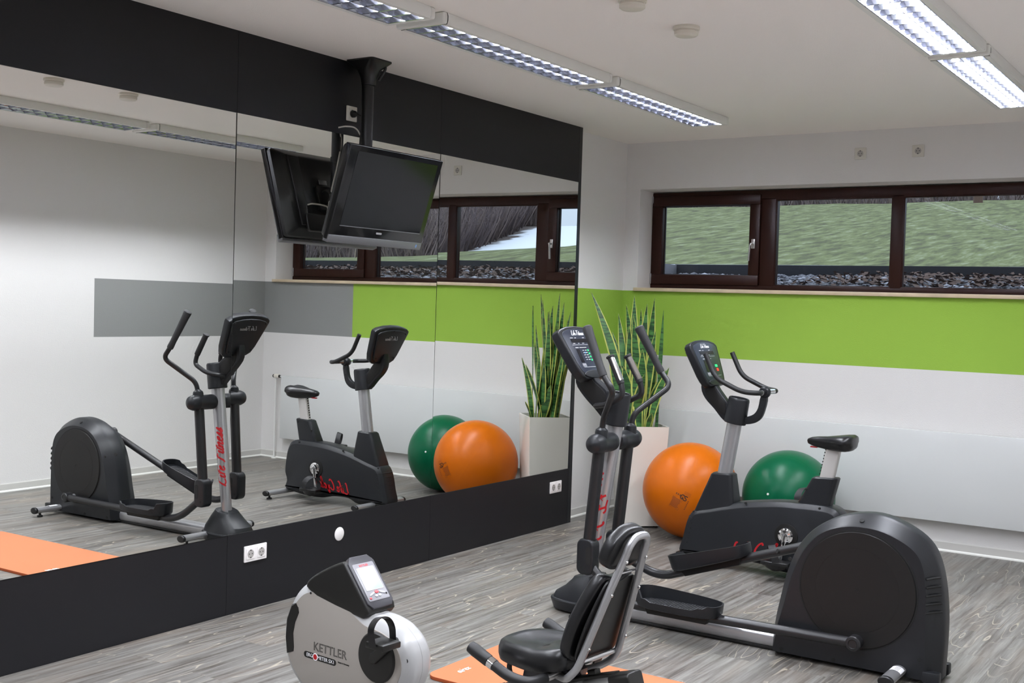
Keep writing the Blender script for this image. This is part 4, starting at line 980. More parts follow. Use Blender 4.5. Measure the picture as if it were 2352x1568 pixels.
# pivots, moving arms, links, pedals
for s in (-1, 1):
    yo = EY+s*.150; pv = V3(1.452, yo, .888)
    bm = BM(); y0_ = EY+s*.045
    lathe(bm, [(.018, -.034), (.038, -.026), (.047, -.010), (.048, .012), (.0475, .014), (.0475, .110), (.050, .116), (.051, .130), (.049, .152), (.041, .174), (.024, .188), (.0, .193)], (1.452, y0_, .888), (0, s, 0), 32)
    ph = obj('pivot_housing', bm, M['plast'], t, 30)
    bm = BM(); lathe(bm, [(.033, 0), (.033, .05), (.030, .062), (.018, .072), (.016, .075)], (1.456, yo, .895), (.06, 0, 1), 28); sub('neck_cap', bm, M['plast'], ph)
    ya = EY+s*.262
    bm = BM(); q = [(1.458, yo, .93), (1.470, yo+s*.006, 1.015), (1.604, EY+s*.308, 1.165), (1.545, EY+s*.306, 1.232), (1.425, EY+s*.270, 1.462)]
    tube(bm, fillet(q, .055, 9), .0150, 16); ha = obj('handle_arm', bm, M['powder'], t)
    a = V3(*q[-2]); b = V3(*q[-1]); d_ = (b-a).normalized()
    bm = BM(); tube(bm, [a-d_*.004, a-d_*.002, a+d_*.01, a+d_*.05, b-d_*.04, b-d_*.012, b-d_*.003, b+d_*.002, b+d_*.004], [.016, .0195, .0205, .019, .0235, .0255, .0245, .019, .008], 22); sub('grip', bm, M['foam'], ha)
    xb = 1.402; zb_ = .34
    bm = BM(); tube(bm, [(1.448, yo, .86), (1.405, yo-s*.004, .38)], .0300, 20, sx=1.05); lathe(bm, [(.033, 0), (.034, .01), (.030, .02)], (1.4075, yo-s*.004, .408), (-.05, 0, -1), 24); obj('lower_link', bm, M['powder'], t)
    bm = BM(); yb = yo-s*.004
    prism(bm, [(x+1.402, z+.322) for x, z in rrect(.096, .180, .036, 7)], lambda u, v, d: V3(u, yb+d, v), -.036, .036, .012, steps=4); jc = obj('joint_cover', bm, M['plast'], t)
    bm = BM()
    for xx, zz in ((1.385, .268), ): cyl(bm, (xx, yb-.037, zz), (xx, yb-.0345, zz), .007, 12)
    prism(bm, [(x+1.424, z+.330) for x, z in rrect(.030, .09, .014, 5)], lambda u, v, d: V3(u, yb+d, v), -.0368, .0368); cyl(bm, (xx, yb+.037, zz), (xx, yb+.0345, zz), .007, 12)
    sub('cover_recess', bm, M['hole'], jc)
    # pedal bars; near one is low, far one is high
    yp = EY+s*.168
    if s < 0: bar = [(2.749, yp, .145), (1.665, yp, .128), (1.56, yp, .165), (1.405, yb, .290)]; px_, pz_, pa = 1.915, .128, .0
    else: bar = [(2.717, yp, .575), (1.680, yp, .212), (1.60, yp, .215), (1.405, yb, .300)]; px_, pz_, pa = 1.935, .300, .335
    bm = BM(); tube(bm, fillet(bar, .07, 8), .0235, 20, sx=.95); pb = obj('pedal_bar', bm, M['powder'], t)
    cx_, cz_ = bar[0][0], bar[0][2]
    bm = BM(); lathe(bm, [(.030, -.026), (.033, -.022), (.033, .022), (.030, .027), (.020, .029), (.018, .026), (0, .026)], (cx_, yp, cz_), (0, s, 0), 32); obj('crank_hub', bm, M['powder'], t, 30)
    bm = BM(); cyl(bm, (cx_, yp, cz_), (cx_, EY+s*.10, cz_), .018, 16); obj('crank_pin', bm, M['silver'], t)
    ca, sa = math.cos(pa), math.sin(pa); yq = yp+s*.0
    PP = lambda u, v, d: V3(px_+u*ca-d*sa, yq+v, pz_+u*sa+d*ca)
    o = smooth2([(-.205, -.040), (-.215, 0), (-.205, .04), (-.16, .073), (-.05, .083), (.10, .082), (.19, .062), (.213, 0), (.19, -.062), (.10, -.082), (-.05, -.083), (-.16, -.073)], 4)
    sc_ = lambda k: [(x*k, y*k) for x, y in o]
    def lip(x, y):   # rim height: high at the front (toward the mast), dropped on the outer rear side
        h = .050+.012*(-x/.2)
        if y*s > .02 and -.13 < x < .11: h = .014
        elif y*s > .0 and -.175 < x < .155: h = .026
        return h
    bm = BM(); L = []
    for k, e in ((.86, .012), (.95, .016), (1.0, .030)): L.append([PP(x*k, y*k, e) for x, y in o])
    L.append([PP(x*1.02, y*1.02, .034+lip(x, y)) for x, y in o]); L.append([PP(x*.985, y*.965, .035+lip(x, y)) for x, y in o]); L.append([PP(x*.965, y*.93, .034) for x, y in o])
    loft(bm, L); pd = obj('pedal', bm, M['plast'], t, 40)
    bm = BM(); n_ = 26
    for i in range(n_):
        x = -.165+.33*i/(n_-1); hw = .066 if abs(x) < .12 else .045; A = [PP(x-.0035, -hw, .034), PP(x+.0035, -hw, .034), PP(x+.0025, -hw, .0365), PP(x-.0025, -hw, .0365)]; B = [PP(x-.0035, hw, .034), PP(x+.0035, hw, .034), PP(x+.0025, hw, .0365), PP(x-.0025, hw, .0365)]
        loft(bm, [A, B])
    sub('tread', bm, M['foam'], pd)
    bm = BM(); prism(bm, [(-.17, .0), (.17, .0), (.15, -.034), (-.15, -.034)], lambda u, v, d: V3(px_+u*ca-(v+.013)*sa, yq+d, pz_+u*sa+(v+.013)*ca), -.034, .034, .006); sub('pedal_bracket', bm, M['plastd'], pd)

# ------------------------------------------------------------------ upright bike
BY = -1.44
t = thing('upright_bike', 'charcoal upright exercise bike with black saddle standing in front of the green ball', 'exercise bike', (1.7, BY, 0))
O1 = [(1.172, .060), (1.190, .16), (1.212, .255), (1.238, .310), (1.275, .340), (1.36, .362), (1.453, .388), (1.55, .412), (1.68, .434), (1.80, .449), (1.92, .455), (2.03, .457), (2.105, .452), (2.155, .43), (2.188, .37), (2.205, .29), (2.212, .20), (2.19, .135), (2.196, .065), (2.00, .035), (1.83, .035), (1.70, .060), (1.55, .062), (1.45, .030), (1.30, .048)]
O2 = smooth2(O1, 4)
def ins(o, q):
    n = len(o); out = []; ar = sum(o[i-1][0]*o[i][1]-o[i][0]*o[i-1][1] for i in range(n)); sg = 1 if ar > 0 else -1
    for i in range(n):
        a, b = Vector(o[i-1]), Vector(o[(i+1) % n]); tt = (b-a).normalized(); p = Vector(o[i])+Vector((-tt.y, tt.x))*q*sg; out.append((p.x, p.y))
    return out
bm = BM(); rings = []
for d, q, zt_ in ((-.086, .034, 0), (-.084, .028, 0), (-.060, .004, 0), (-.045, .0, 0), (.045, .0, 0), (.060, .004, 0), (.084, .028, 0), (.086, .034, 0)):
    rings.append([V3(x, BY+d, z) for x, z in ins(O2, q)])
loft(bm, rings); hs = obj('drive_housing', bm, M['plast'], t, 28)
bm = BM(); box(bm, (1.150, BY-.075, .020), (1.42, BY+.075, .062), .010); obj('base_shoe', bm, M['plastd'], t)
bm = BM()
for i in range(6):
    z = .285-.030*i; x0 = 1.222-.0065*i
    tube(bm, spline([(x0+.045, BY-.085, z-.002), (x0+.018, BY-.066, z), (x0+.002, BY-.040, z+.001), (x0, BY, z+.001), (x0+.002, BY+.040, z+.001), (x0+.018, BY+.066, z), (x0+.045, BY+.085, z-.002)], 3), .0055, 8, sx=.7)
sub('vent_slot', bm, M['hole'], hs)
for x, z, y_ in ((1.60, .417, -.077), (2.05, .440, -.077), (1.262, .322, -.066), (1.425, .515, -.052), (1.96, .535, -.045), (2.098, .592, -.045)):
    bm = BM(); cyl(bm, (x, BY+y_+.006, z), (x, BY+y_-.004, z), .0065, 12); sub('screw_well', bm, M['hole'], hs)
# shrouds at the mast and the seat post
def shroud(nm, bot, top, hb, ht, z0):
    bm = BM(); (a0, a1, zb0, zb1), (b0, b1, zt0, zt1) = bot, top
    def rg(x0, x1, z0_, z1_, h): c_ = (x0+x1)/2; return [V3(c_+u, BY+v, z0_+(z1_-z0_)*(u+(x1-x0)/2)/(x1-x0)) for u, v in rrect(x1-x0, 2*h, min(h*.6, .025), 5)]
    loft(bm, [rg(a0, a1, zb0-.05, zb1-.05, hb), rg(a0, a1, zb0, zb1, hb), rg(a0+(b0-a0)*.96, a1+(b1-a1)*.96, zb0+(zt0-zb0)*.96, zb1+(zt1-zb1)*.96, ht+.002), rg(b0+.006, b1-.006, zt0, zt1, ht-.005)])
    return obj(nm, bm, M['plast'], t, 30)
shroud('mast_shroud', (1.262, 1.515, .335, .405), (1.358, 1.492, .572, .575), .070, .052, 0)
shroud('seat_shroud', (1.900, 2.095, .445, .455), (1.985, 2.135, .611, .617), .048, .044, 0)
bm = BM(); prism(bm, ell(.046, .040, 36), plane(V3(1.428, BY, .56), (1, 0, -.16), (0, 1, 0)), 0, .34); obj('mast', bm, M['silver'], t, 60)
da = V3(.16, 0, 1).normalized(); yv = V3(0, 1, 0); xv = yv.cross(da).normalized(); cb = V3(1.480, BY, .880); ct = cb+da*.158
def crg(c_, r1, r2): return [c_+xv*math.cos(a)*r1+yv*math.sin(a)*r2 for a in [2*PI*i/44 for i in range(44)]]
bm = BM(); loft(bm, [crg(cb, .066, .054), crg(cb+da*.004, .069, .058), crg(ct-da*.014, .065, .058), crg(ct-da*.003, .062, .055), crg(ct, .058, .052), crg(ct-da*.002, .052, .047), crg(ct-da*.03, .048, .043), crg(ct-da*.032, .001, .001)])
obj('cup_collar', bm, M['plast'], t, 40)
neck_arm(t, smooth2([(1.262, 1.085), (1.29, 1.020), (1.352, .960), (1.415, .895), (1.455, .90), (1.452, .985), (1.415, 1.03), (1.36, 1.10), (1.335, 1.165), (1.28, 1.18)], 3), BY, .058)
console(t, (1.213, BY, 1.330), math.radians(23), .192, .047, True)
bm = BM(); prism(bm, smooth2([(1.545, .882), (1.602, .889), (1.648, .922), (1.670, .975), (1.682, 1.050), (1.645, 1.055), (1.630, .985), (1.604, .945), (1.560, .925), (1.535, .915)], 3), lambda u, v, d: V3(u, BY+d, v), -.016, .016, .005)
hk = obj('handlebar_bracket', bm, M['plast'], t)
for x, z in ((1.654, .985), (1.664, 1.035)):
    bm = BM(); cyl(bm, (x, BY-.018, z), (x, BY-.0155, z), .006, 12); sub('bolt_hole', bm, M['hole'], hk)
bm = BM()
q = []
half = lambda s: [(1.665, BY, 1.082), (1.672, BY+s*.06, 1.082), (1.688, BY+s*.150, 1.082), (1.60, BY+s*.198, 1.086), (1.432, BY+s*.200, 1.158), (1.362, BY+s*.200, 1.300)]
tube(bm, fillet(half(-1)[::-1]+half(1)[1:], .055, 9), .0150, 18); hb = obj('handlebar', bm, M['foamb'], t)
for s in (-1, 1):
    bm = BM(); cyl(bm, (1.667, BY+s*.034, 1.082), (1.681, BY+s*.098, 1.082), .0158, 20); sub('pulse_sensor', bm, M['chrome'], hb)
bm = BM(); ico(bm, (1.665, BY, 1.080), .036, 3, scale=(1, .95, 1)); cyl(bm, (1.665, BY-.030, 1.080), (1.665, BY+.030, 1.080), .026, 24); sub('centre_clamp', bm, M['plast'], hb)
# seat post + saddle
bm = BM(); d0 = V3(2.060, BY, .59); d1 = V3(2.098, BY, .785); prism(bm, rrect(.082, .045, .012), plane(d0, (1, 0, -.19), (0, 1, 0)), 0, (d1-d0).length*(-1) if False else .20)
sp = obj('seat_post', bm, M['postg'], t)
bm = BM()
for i in range(9): box(bm, (2.018+.0035*i, BY-.005, .625+.018*i), (2.0215+.0035*i, BY+.005, .634+.018*i))
sub('adjustment_slot', bm, M['hole'], sp)
bm = BM(); rings = []
for x, wd, zt_, zb_ in ((1.938, .008, .822, .812), (1.945, .022, .832, .800), (1.965, .030, .841, .792), (2.005, .036, .848, .782), (2.05, .050, .852, .776), (2.09, .074, .857, .772), (2.13, .096, .863, .770), (2.17, .108, .869, .772), (2.198, .104, .871, .778), (2.213, .085, .866, .790), (2.219, .05, .856, .806)):
    r1 = []; c_ = (zt_+zb_)/2; hh2 = (zt_-zb_)/2
    for k in range(28):
        a = 2*PI*k/28; ca_, sa_ = math.cos(a), math.sin(a)
        y_ = wd*math.copysign(abs(ca_)**.7, ca_)*(1 if sa_ > -.2 else .82); z_ = c_+hh2*math.copysign(abs(sa_)**.65, sa_)
        if sa_ > .6: z_ -= .006*math.exp(-(y_/.02)**2)*(wd/.1)
        r1.append(V3(x, BY+y_, z_))
    rings.append(r1)
loft(bm, rings); sd = obj('saddle', bm, M['leather'], t, 50)
bm = BM(); box(bm, (1.957, BY-.012, .779), (2.00, BY+.012, .787), .003); sub('adjustment_lever', bm, M['red_ink'], sd)
# cranks: near pedal down, far pedal up
for s in (-1, 1):
    c_ = V3(1.862, BY+s*.088, .258)
    bm = BM(); lathe(bm, [(.072, -.006), (.070, .002), (.062, .004), (.0, .004)], c_, (0, s, 0), 48); sub('axle_recess', bm, M['plastd'], hs)
    bm = BM(); lathe(bm, [(.044, .004), (.0465, .008), (.045, .014), (.034, .018), (.031, .016), (.018, .017), (.016, .022), (.010, .022), (.009, .016), (0, .016)], c_, (0, s, 0), 48); ch = obj('chainring_cap', bm, M['chrome'], t, 30)
    e_ = V3(1.834, BY+s*.108, .108) if s < 0 else V3(1.890, BY+s*.108, .408)
    a_ = c_+V3(0, s*.018, 0); bm = BM(); ddir = (e_-a_).normalized(); sx_ = ddir.cross(V3(0, 1, 0)).normalized()
    loft(bm, [[p+sx_*u+V3(0, v*s, 0) for u, v in rrect(w_, .014, .004, 3)] for p, w_ in ((a_, .030), (a_.lerp(e_, .5), .022), (e_, .026), (e_+ddir*.012, .014))]); obj('crank', bm, M['chrome'], t, 40)
    p_ = e_+V3(0, s*.062, 0)
    bm = BM(); cyl(bm, e_, p_, .008, 12); prism(bm, smooth2([(-.085, -.02), (-.07, -.042), (0, -.048), (.075, -.040), (.088, 0), (.075, .040), (0, .048), (-.07, .042), (-.085, .02)], 3), lambda u, v, d: V3(p_.x+u, p_.y+v, p_.z+d), -.010, .012, .005)
    loft(bm, [[V3(p_.x+u*k, p_.y+v*k2, p_.z+z) for u, v in ell(.075, .038, 24)] for k, k2, z in ((1, 1, -.006), (.75, .8, -.03), (.3, .4, -.045))])
    pd = obj('pedal', bm, M['plastb'], t)
    bm = BM()
    st = spline([(p_.x+.02, p_.y+s*.048, p_.z+.012), (p_.x+.012, p_.y+s*.056, p_.z+.055), (p_.x-.010, p_.y+s*.035, p_.z+.092), (p_.x-.03, p_.y-s*.005, p_.z+.098), (p_.x-.045, p_.y-s*.038, p_.z+.060), (p_.x-.04, p_.y-s*.046, p_.z+.015)], 5)
    L = []
    for q in st: L.append([q+V3(-.022, 0, -.006), q+V3(.022, 0, .004), q+V3(.022, 0, .007), q+V3(-.022, 0, -.003)])
    loft(bm, L)
    if s > 0: sub('toe_strap', bm, M['foam'], pd)
    else:
        sub('toe_strap', bm, M['foam'], pd)
for nm, x, hl in (('front_stabilizer', 1.300, .262), ('rear_stabilizer', 2.200, .262)):
    bm = BM(); prism(bm, ell(.029, .019, 28), lambda u, v, d: V3(x+u, BY+d, .047+v), -hl, hl, 0); st = obj(nm, bm, M['silver'], t)
    for s in (-1, 1):
        end_cap(st, (x, BY+s*hl, .047), s, .029, .019)
        bm = BM(); lathe(bm, [(.020, 0), (.022, .004), (.020, .012), (.008, .016), (.008, .03)], (x, BY+s*(hl-.03), 0), (0, 0, 1), 20); sub('levelling_foot', bm, M['plastb'], st)
bm = script('Life Cycle', .078, lambda u, v, d: V3(1.668+u*.985+.0, BY-.0865-d, .148+v+u*.10), .14, .0006); obj('lettering', bm, M['red_ink'], t, 0)

# ------------------------------------------------------------------ recumbent ergometer (local frame: +x toward the seat)
t = thing('recumbent_ergometer', 'pale grey recumbent ergometer with black vinyl seat on a sliding rail', 'recumbent bike', (4.2513+(1.39-4.2513)*KS, -8.0595+(-4.70+8.0595)*KS, 0), math.radians(-5), None, True)
HW = .072; FZ = -KZ/KS   # floor level in the local frame
KO = smooth2([(-.25, .0), (-.318, .045), (-.375, .10), (-.405, .17), (-.412, .235), (-.405, .29), (-.38, .35), (-.34, .407), (-.28, .452), (-.18, .475), (-.06, .455), (.02, .415), (.07, .392), (.12, .388), (.175, .378), (.215, .362), (.262, .325), (.288, .278), (.293, .22), (.275, .165), (.24, .10), (.17, .04), (.05, .0), (-.1, -.02), (-.2, -.015)], 4)
KOi = ins(KO, .040)
def kr(q, d): return [V3(x, d, z) for x, z in ins(KO, q)]
bm = BM(); loft(bm, [kr(.050, -HW), kr(.045, -HW-.0005), kr(.018, -HW+.012), kr(.004, -HW+.030), kr(0, -HW+.045), kr(.0015, -.0015), kr(.003, 0), kr(.0015, .0015), kr(0, HW-.045), kr(.004, HW-.030), kr(.018, HW-.012), kr(.045, HW+.0005), kr(.050, HW)])
kb = obj('body_shell', bm, M['ktl_rim'], t, 30)
for s in (-1, 1):
    bm = BM(); o = ins(KO, .040); prism(bm, o, lambda u, v, d: V3(u, s*d, v), HW-.004, HW+.0012, .001); sub('side_panel', bm, M['ktl'], kb)
bm = BM()   # black console hood
HO = smooth2([(-.268, .440), (-.262, .462), (-.225, .492), (-.162, .528), (-.110, .553), (-.072, .568), (-.052, .568)], 4, False)+[(.074, .418), (.078, .400), (.066, .384), (.045, .374), (.020, .376)]+[(-.10, .392), (-.205, .410), (-.250, .428)]
prism(bm, HO, lambda u, v, d: V3(u, d, v), -HW-.002, HW+.002, .012, steps=4); hd = obj('console_hood', bm, M['kblk'], t, 30)
cdir = V3(.126, 0, -.150).normalized(); cn = V3(.150, 0, .126).normalized(); c0 = V3(.010, 0, .4945)
PK = lambda u, v, d: c0+V3(0, u, 0)-cdir*v+cn*d
bm = BM(); prism(bm, [(-.066, -.085), (-.048, -.108), (.048, -.108), (.066, -.085), (.066, .085), (.045, .112), (-.045, .112), (-.066, .085)], PK, -.02, .006, .003); sub('bezel', bm, M['kgrey'], hd)
bm = BM(); prism(bm, rrect(.108, .158, .006), lambda u, v, d: PK(u, v+.0, d), .005, .0078, .0006); cf = obj('control_foil', bm, M['kwhite'], t)
bm = BM(); prism(bm, rrect(.084, .092, .004), lambda u, v, d: PK(u, v+.012, d), .0078, .0088); sub('display', bm, M['lcdw'], cf)
bm = BM(); ring_ = rrect(.088, .096, .004); loft(bm, [[PK(u, v+.012, .0078) for u, v in ring_], [PK(u, v+.012, .0096) for u, v in ring_], [PK(u*.955, v*.96+.012, .0096) for u, v in ring_], [PK(u*.955, v*.96+.012, .0078) for u, v in ring_]], False); sub('display_rim', bm, M['white_ink'], cf)
bm = text_bm('KETTLER', .0115, PK(0, .068, .0082), V3(0, 1, 0), -cdir, .0003, bold=.0003); sub('console_lettering', bm, M['redbtn'], cf, 0)
def but(u, v, rx, ry, rot=0):
    bm_ = BM(); ca_, sa_ = math.cos(rot), math.sin(rot)
    prism(bm_, [(u+x*ca_-y*sa_, v+x*sa_+y*ca_) for x, y in ell(rx, ry, 20)], PK, .0078, .0105, .0012); return bm_
for a in ((-.026, -.052, .016, .0045, .35), (.026, -.052, .016, .0045, -.35), (-.009, -.062, .0075, .0055), (.009, -.062, .0075, .0055)): sub('button', but(*a), M['btn'], cf)
for a in ((0, -.046, .010, .0065), (-.042, -.068, .0055, .0045)): sub('red_button', but(*a), M['redbtn'], cf)
sub('jack_hole', but(.044, -.060, .003, .004), M['hole'], cf)
# carry handle recess at the back
for s in (-1, 1):
    HR = [(-.352, .366), (-.308, .352), (-.303, .332), (-.324, .29), (-.334, .245), (-.328, .192), (-.330, .174), (-.400, .160), (-.409, .22), (-.404, .29), (-.378, .350)]
    bm = BM(); loft(bm, [[V3(u+(q_ if k not in (1, 2, 3, 4, 5, 6) else 0), s*d_, v) for k, (u, v) in enumerate(HR)] for d_, q_ in ((.012, -.001), (HW-.045, -.001), (HW-.026, .006), (HW-.010, .018), (HW+.0035, .034))]); obj('carry_handle', bm, M['kblk'], t)
# crank covers, cranks, pedals
cc = V3(.130, 0, .248)
for s in (-1, 1):
    bm = BM(); lathe(bm, [(.094, -.004), (.094, .004), (.088, .010), (.06, .014), (.0, .016)], cc+V3(0, s*HW, 0), (0, s, 0), 56); obj('crank_cover', bm, M['kblk'], t, 30)
    e_ = cc+(V3(.118, s*(HW+.030), .092) if s < 0 else V3(-.118, s*(HW+.030), -.092)); a_ = cc+V3(0, s*(HW+.018), 0); dd_ = (e_-a_).normalized(); sd_ = dd_.cross(V3(0, 1, 0)).normalized()
    bm = BM(); loft(bm, [[p+sd_*u+V3(0, v, 0) for u, v in rrect(w_, .018, .006, 4)] for p, w_ in ((a_-dd_*.018, .02), (a_, .042), (a_.lerp(e_, .5), .032), (e_, .030), (e_+dd_*.012, .016))]); obj('crank', bm, M['kblk'], t, 40)
    p_ = e_+V3(0, s*.060, 0)
    bm = BM(); cyl(bm, e_, e_+V3(0, s*.02, 0), .010, 14); box(bm, (p_.x-.045, p_.y-.046, p_.z-.012), (p_.x+.045, p_.y+.046, p_.z+.012), .005); pd = obj('pedal', bm, M['kblk'], t)
    st = spline([(p_.x+.0, p_.y-s*.050, p_.z), (p_.x-.01, p_.y-s*.052, p_.z+.050), (p_.x-.012, p_.y-s*.025, p_.z+.085), (p_.x-.012, p_.y+s*.020, p_.z+.092), (p_.x-.01, p_.y+s*.052, p_.z+.060), (p_.x, p_.y+s*.052, p_.z)], 6)
    bm = BM(); loft(bm, [[q+V3(-.016, 0, -.004), q+V3(.016, 0, .004), q+V3(.016, 0, .008), q+V3(-.016, 0, 0)] for q in st]); sub('toe_strap', bm, M['leather'], pd)
bm = BM(); lathe(bm, [(.008, 0), (.008, .001)], (.268, -HW+.012, .262), (0, -1, 0), 14); obj('screw_well', bm, M['hole'], t)
bm = BM(); lathe(bm, [(.005, 0), (.005, .001)], (-.225, -HW-.0125, .425), (0, -1, 0), 12); obj('screw_well', bm, M['hole'], t)
# lettering on the near side
ky = -HW-.0018
bm = text_bm('KETTLER', .047, V3(-.122, ky, .218), V3(1, 0, 0), V3(0, 0, 1), .0004, outline=.0007, bold=-.0004); kl = obj('lettering', bm, M['kblk'], t, 0)
bm = BM(); prism(bm, [(x-.177, z+.179) for x, z in rrect(.182, .024, .0119, 8)], lambda u, v, d: V3(u, ky+.0008-d, v), 0, .0010); obj('name_strip', bm, M['kblk'], t)
bm = text_bm('ERG', .0195, V3(-.235, ky-.0004, .179), V3(1, 0, 0), V3(0, 0, 1), .0003); 
b2 = text_bm('METER SX1', .0195, V3(-.143, ky-.0004, .179), V3(1, 0, 0), V3(0, 0, 1), .0003); merge(bm, b2); obj('strip_lettering', bm, M['white_ink'], t, 0)
bm = BM(); lathe(bm, [(.0145, 0), (.0145, .001)], (-.202, ky-.0002, .179), (0, -1, 0), 28); dk = obj('strip_ring', bm, M['white_ink'], t)
bm = BM(); lathe(bm, [(.0105, 0), (.0105, .0016)], (-.202, ky-.0002, .179), (0, -1, 0), 28); obj('strip_dot', bm, M['red_ink'], t)
bm = text_bm('Made in Germany', .0085, V3(-.045, ky, .186), V3(1, 0, 0), V3(0, 0, 1), .0003, bold=.0002); obj('small_lettering', bm, M['kblk'], t, 0)
# frame: feet, inclined rail, seat
bm = BM(); prism(bm, rrect(.07, .035, .016, 6), lambda u, v, d: V3(-.20+u, d, FZ+.030+v), -.24, .24)
for y_ in (-.05, .05): box(bm, (-.225, y_-.02, FZ+.02), (-.175, y_+.02, .10), .004)
st = obj('front_foot', bm, M['kgrey'], t)
for s in (-1, 1):
    bm = BM(); prism(bm, rrect(.078, .042, .02, 6), lambda u, v, d: V3(-.20+u, s*(.235+d), FZ+.022+v), 0, .04, .006); sub('end_cap', bm, M['kblk'], st)
ra = V3(.20, 0, .066); rb = V3(1.195, 0, .388); rd = (rb-ra).normalized(); rn = rd.cross(V3(0, 1, 0)); rn = rn if rn.z > 0 else -rn
PR = lambda u, v, d: ra+rd*d+V3(0, u, 0)+rn*v
RL = (rb-ra).length
bm = BM(); prism(bm, rrect(.074, .046, .020, 6), PR, 0, RL-.035); rl = obj('seat_rail', bm, M['silverl'], t)
bm = BM(); prism(bm, rrect(.084, .058, .014, 5), PR, RL-.07, RL+.012, .006); sub('rail_end_cap', bm, M['kblk'], rl)
bm = BM(); prism(bm, rrect(.044, .014, .004, 3), lambda u, v, d: PR(u, v+.027, d), .30, RL-.06)
for i in range(26): prism(bm, rrect(.036, .008, .002, 2), lambda u, v, d: PR(u, v+.035, d), .34+.019*i, .349+.019*i)
prism(bm, rrect(.03, .02, .004, 3), lambda u, v, d: PR(u, v+.040, d), RL-.16, RL-.13)
sub('toothed_strip', bm, M['kblk'], rl)
bm = BM(); tube(bm, [(1.06, 0, .33), (1.08, 0, FZ+.05)], .024, 16); prism(bm, ell(.028, .020, 24), lambda u, v, d: V3(1.08+u, d, FZ+.045+v), -.22, .22); rf = obj('rear_foot', bm, M['kgrey'], t)
for s in (-1, 1):
    bm = BM(); prism(bm, ell(.034, .026, 24), lambda u, v, d: V3(1.08+u, s*(.215+d), FZ+.042+v), 0, .035, .006); sub('end_cap', bm, M['kblk'], rf)
# carriage under the seat
bm = BM(); prism(bm, [(.78, .275), (.98, .345), (.99, .375), (.96, .388), (.80, .376)], lambda u, v, d: V3(u, d, v), -.050, .050, .006); obj('seat_carriage', bm, M['kgrey'], t)
bm = BM(); tube(bm, spline([(.80, -.055, .30), (.765, -.075, .325), (.760, -.080, .365), (.79, -.075, .385)], 6), .009, 10); obj('release_lever', bm, M['kblk'], t)
# seat cushion
so = smooth2([(.700, -.06), (.692, 0), (.700, .06), (.740, .112), (.82, .138), (.92, .142), (1.00, .118), (1.02, .05), (1.02, -.05), (1.00, -.118), (.92, -.142), (.82, -.138), (.740, -.112)], 4)
def sr(k, z, dz=0): return [V3(.865+(x-.865)*k, y*k, z+.02*(x-.865)/.15*0+dz*(abs(y)/.14)**2+.018*max(0, (x-.90)/.1)) for x, y in so]
bm = BM(); loft(bm, [sr(.88, .378), sr(.97, .382), sr(1.0, .400), sr(1.0, .418), sr(.965, .434, .004), sr(.90, .442, .006), sr(.80, .438, .010), sr(.5, .434, .012), sr(.2, .433)]); obj('seat_cushion', bm, M['leather'], t, 60)
bm = BM(); loft(bm, [sr(.80, .370), sr(.84, .380)]); obj('seat_pan', bm, M['kblk'], t)
# backrest plane: leans back from (1.055,.43) to (1.195,.85)
bd = V3(.150, 0, .435).normalized(); bn = V3(-bd.z, 0, bd.x)   # bn faces the rider (-x, slightly up)
B0 = V3(1.045, 0, .425)
PB = lambda u, v, d: B0+V3(0, u, 0)+bd*v+bn*d
def pad(o, th, curve=.0, name='p', back=.006):
    cxx = sum(p[0] for p in o)/len(o); cyy = sum(p[1] for p in o)/len(o)
    def rg(k, d): return [PB(cxx+(u-cxx)*k, cyy+(v-cyy)*k, d+curve*((u/.13)**2)) for u, v in o]
    bm_ = BM(); loft(bm_, [rg(.93, back), rg(.985, back+.004), rg(1.0, back+.014), rg(1.0, th-.016), rg(.98, th-.005), rg(.94, th), rg(.8, th+.002), rg(.4, th+.003)]); return bm_
bo = smooth2([(-.118, .015), (-.130, .06), (-.128, .14), (-.112, .22), (-.088, .288), (-.060, .302), (0, .290), (.060, .302), (.088, .288), (.112, .22), (.128, .14), (.130, .06), (.118, .015), (.07, -.002), (-.07, -.002)], 4)
bm = pad(bo, .048, .022); obj('backrest_cushion', bm, M['leather'], t, 60)
bm = BM(); prism(bm, [(u*.93, v*.96+.006) for u, v in bo], PB, .002, .010, .002); obj('backrest_board', bm, M['plastb'], t)
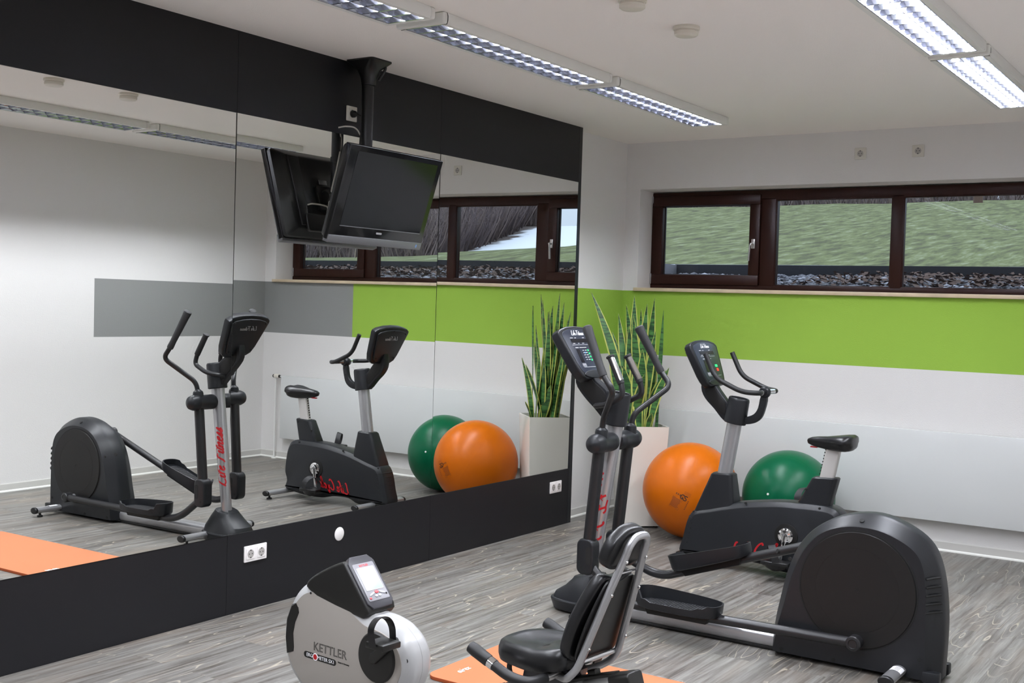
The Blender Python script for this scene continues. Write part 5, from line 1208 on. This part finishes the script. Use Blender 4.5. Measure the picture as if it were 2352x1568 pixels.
ho = smooth2([(-.090, .340), (-.098, .375), (-.085, .425), (-.045, .462), (0, .470), (.045, .462), (.085, .425), (.098, .375), (.090, .340), (.05, .328), (0, .332), (-.05, .328)], 4)
bm = pad(ho, .050, .012); obj('headrest_cushion', bm, M['leather'], t, 60)
# the bent tube behind the cushions
bm = BM()
def hp(s): return [PB(0, .455, -.013), PB(s*.030, .452, -.013), PB(s*.050, .425, -.013), PB(s*.052, .39, -.013), PB(s*.076, .27, -.013), PB(s*.105, .06, -.013), PB(s*.112, .0, -.013), PB(s*.110, -.045, .008), V3(.985, s*.075, .362), V3(.93, s*.045, .356)]
tube(bm, fillet(hp(-1)[::-1]+hp(1)[1:], .045, 7), .0125, 16); bt = obj('backrest_frame', bm, M['silver'], t, 60)
for s in (-1, 1):
    for u, v in ((.055, .375), (.078, .262), (.104, .075)):
        bm = BM(); lathe(bm, [(.0055, 0), (.005, .003), (.0, .0045)], PB(s*u, v, -.0255), -bn, 12); sub('bolt', bm, M['chrome'], bt)
bm = BM(); tube(bm, [PB(-.098, .012, -.008), PB(.098, .012, -.008)], .009, 12, sy=.6); tube(bm, [PB(-.066, .318, -.002), PB(.066, .318, -.002)], .004, 10); sub('cross_bar', bm, M['steel'], bt)
# side handlebars
bm = BM(); q = lambda s: [(.93, 0, .368), (.945, s*.10, .368), (.935, s*.198, .366), (.86, s*.205, .370), (.700, s*.205, .432)]
tube(bm, fillet(q(-1)[::-1]+q(1)[1:], .06, 8), .0128, 16); hb = obj('side_handlebar', bm, M['silverl'], t, 60)
for s in (-1, 1):
    qq = fillet([(.942, s*.125, .368), (.935, s*.198, .366), (.86, s*.205, .370), (.695, s*.205, .434)], .06, 8)
    bm = BM(); tube(bm, qq, .0175, 18); 
    a = Vector(qq[-1]); dd_ = (Vector(qq[-1])-Vector(qq[-2])).normalized(); tube(bm, [a-dd_*.085, a-dd_*.08, a-dd_*.02, a+dd_*.002], [.0176, .0205, .0215, .0195], 20); g = sub('grip', bm, M['foamb'], hb)
    bm = BM(); tube(bm, [a-dd_*.108, a-dd_*.086], .0192, 20); sub('pulse_sensor', bm, M['chrome'], hb)
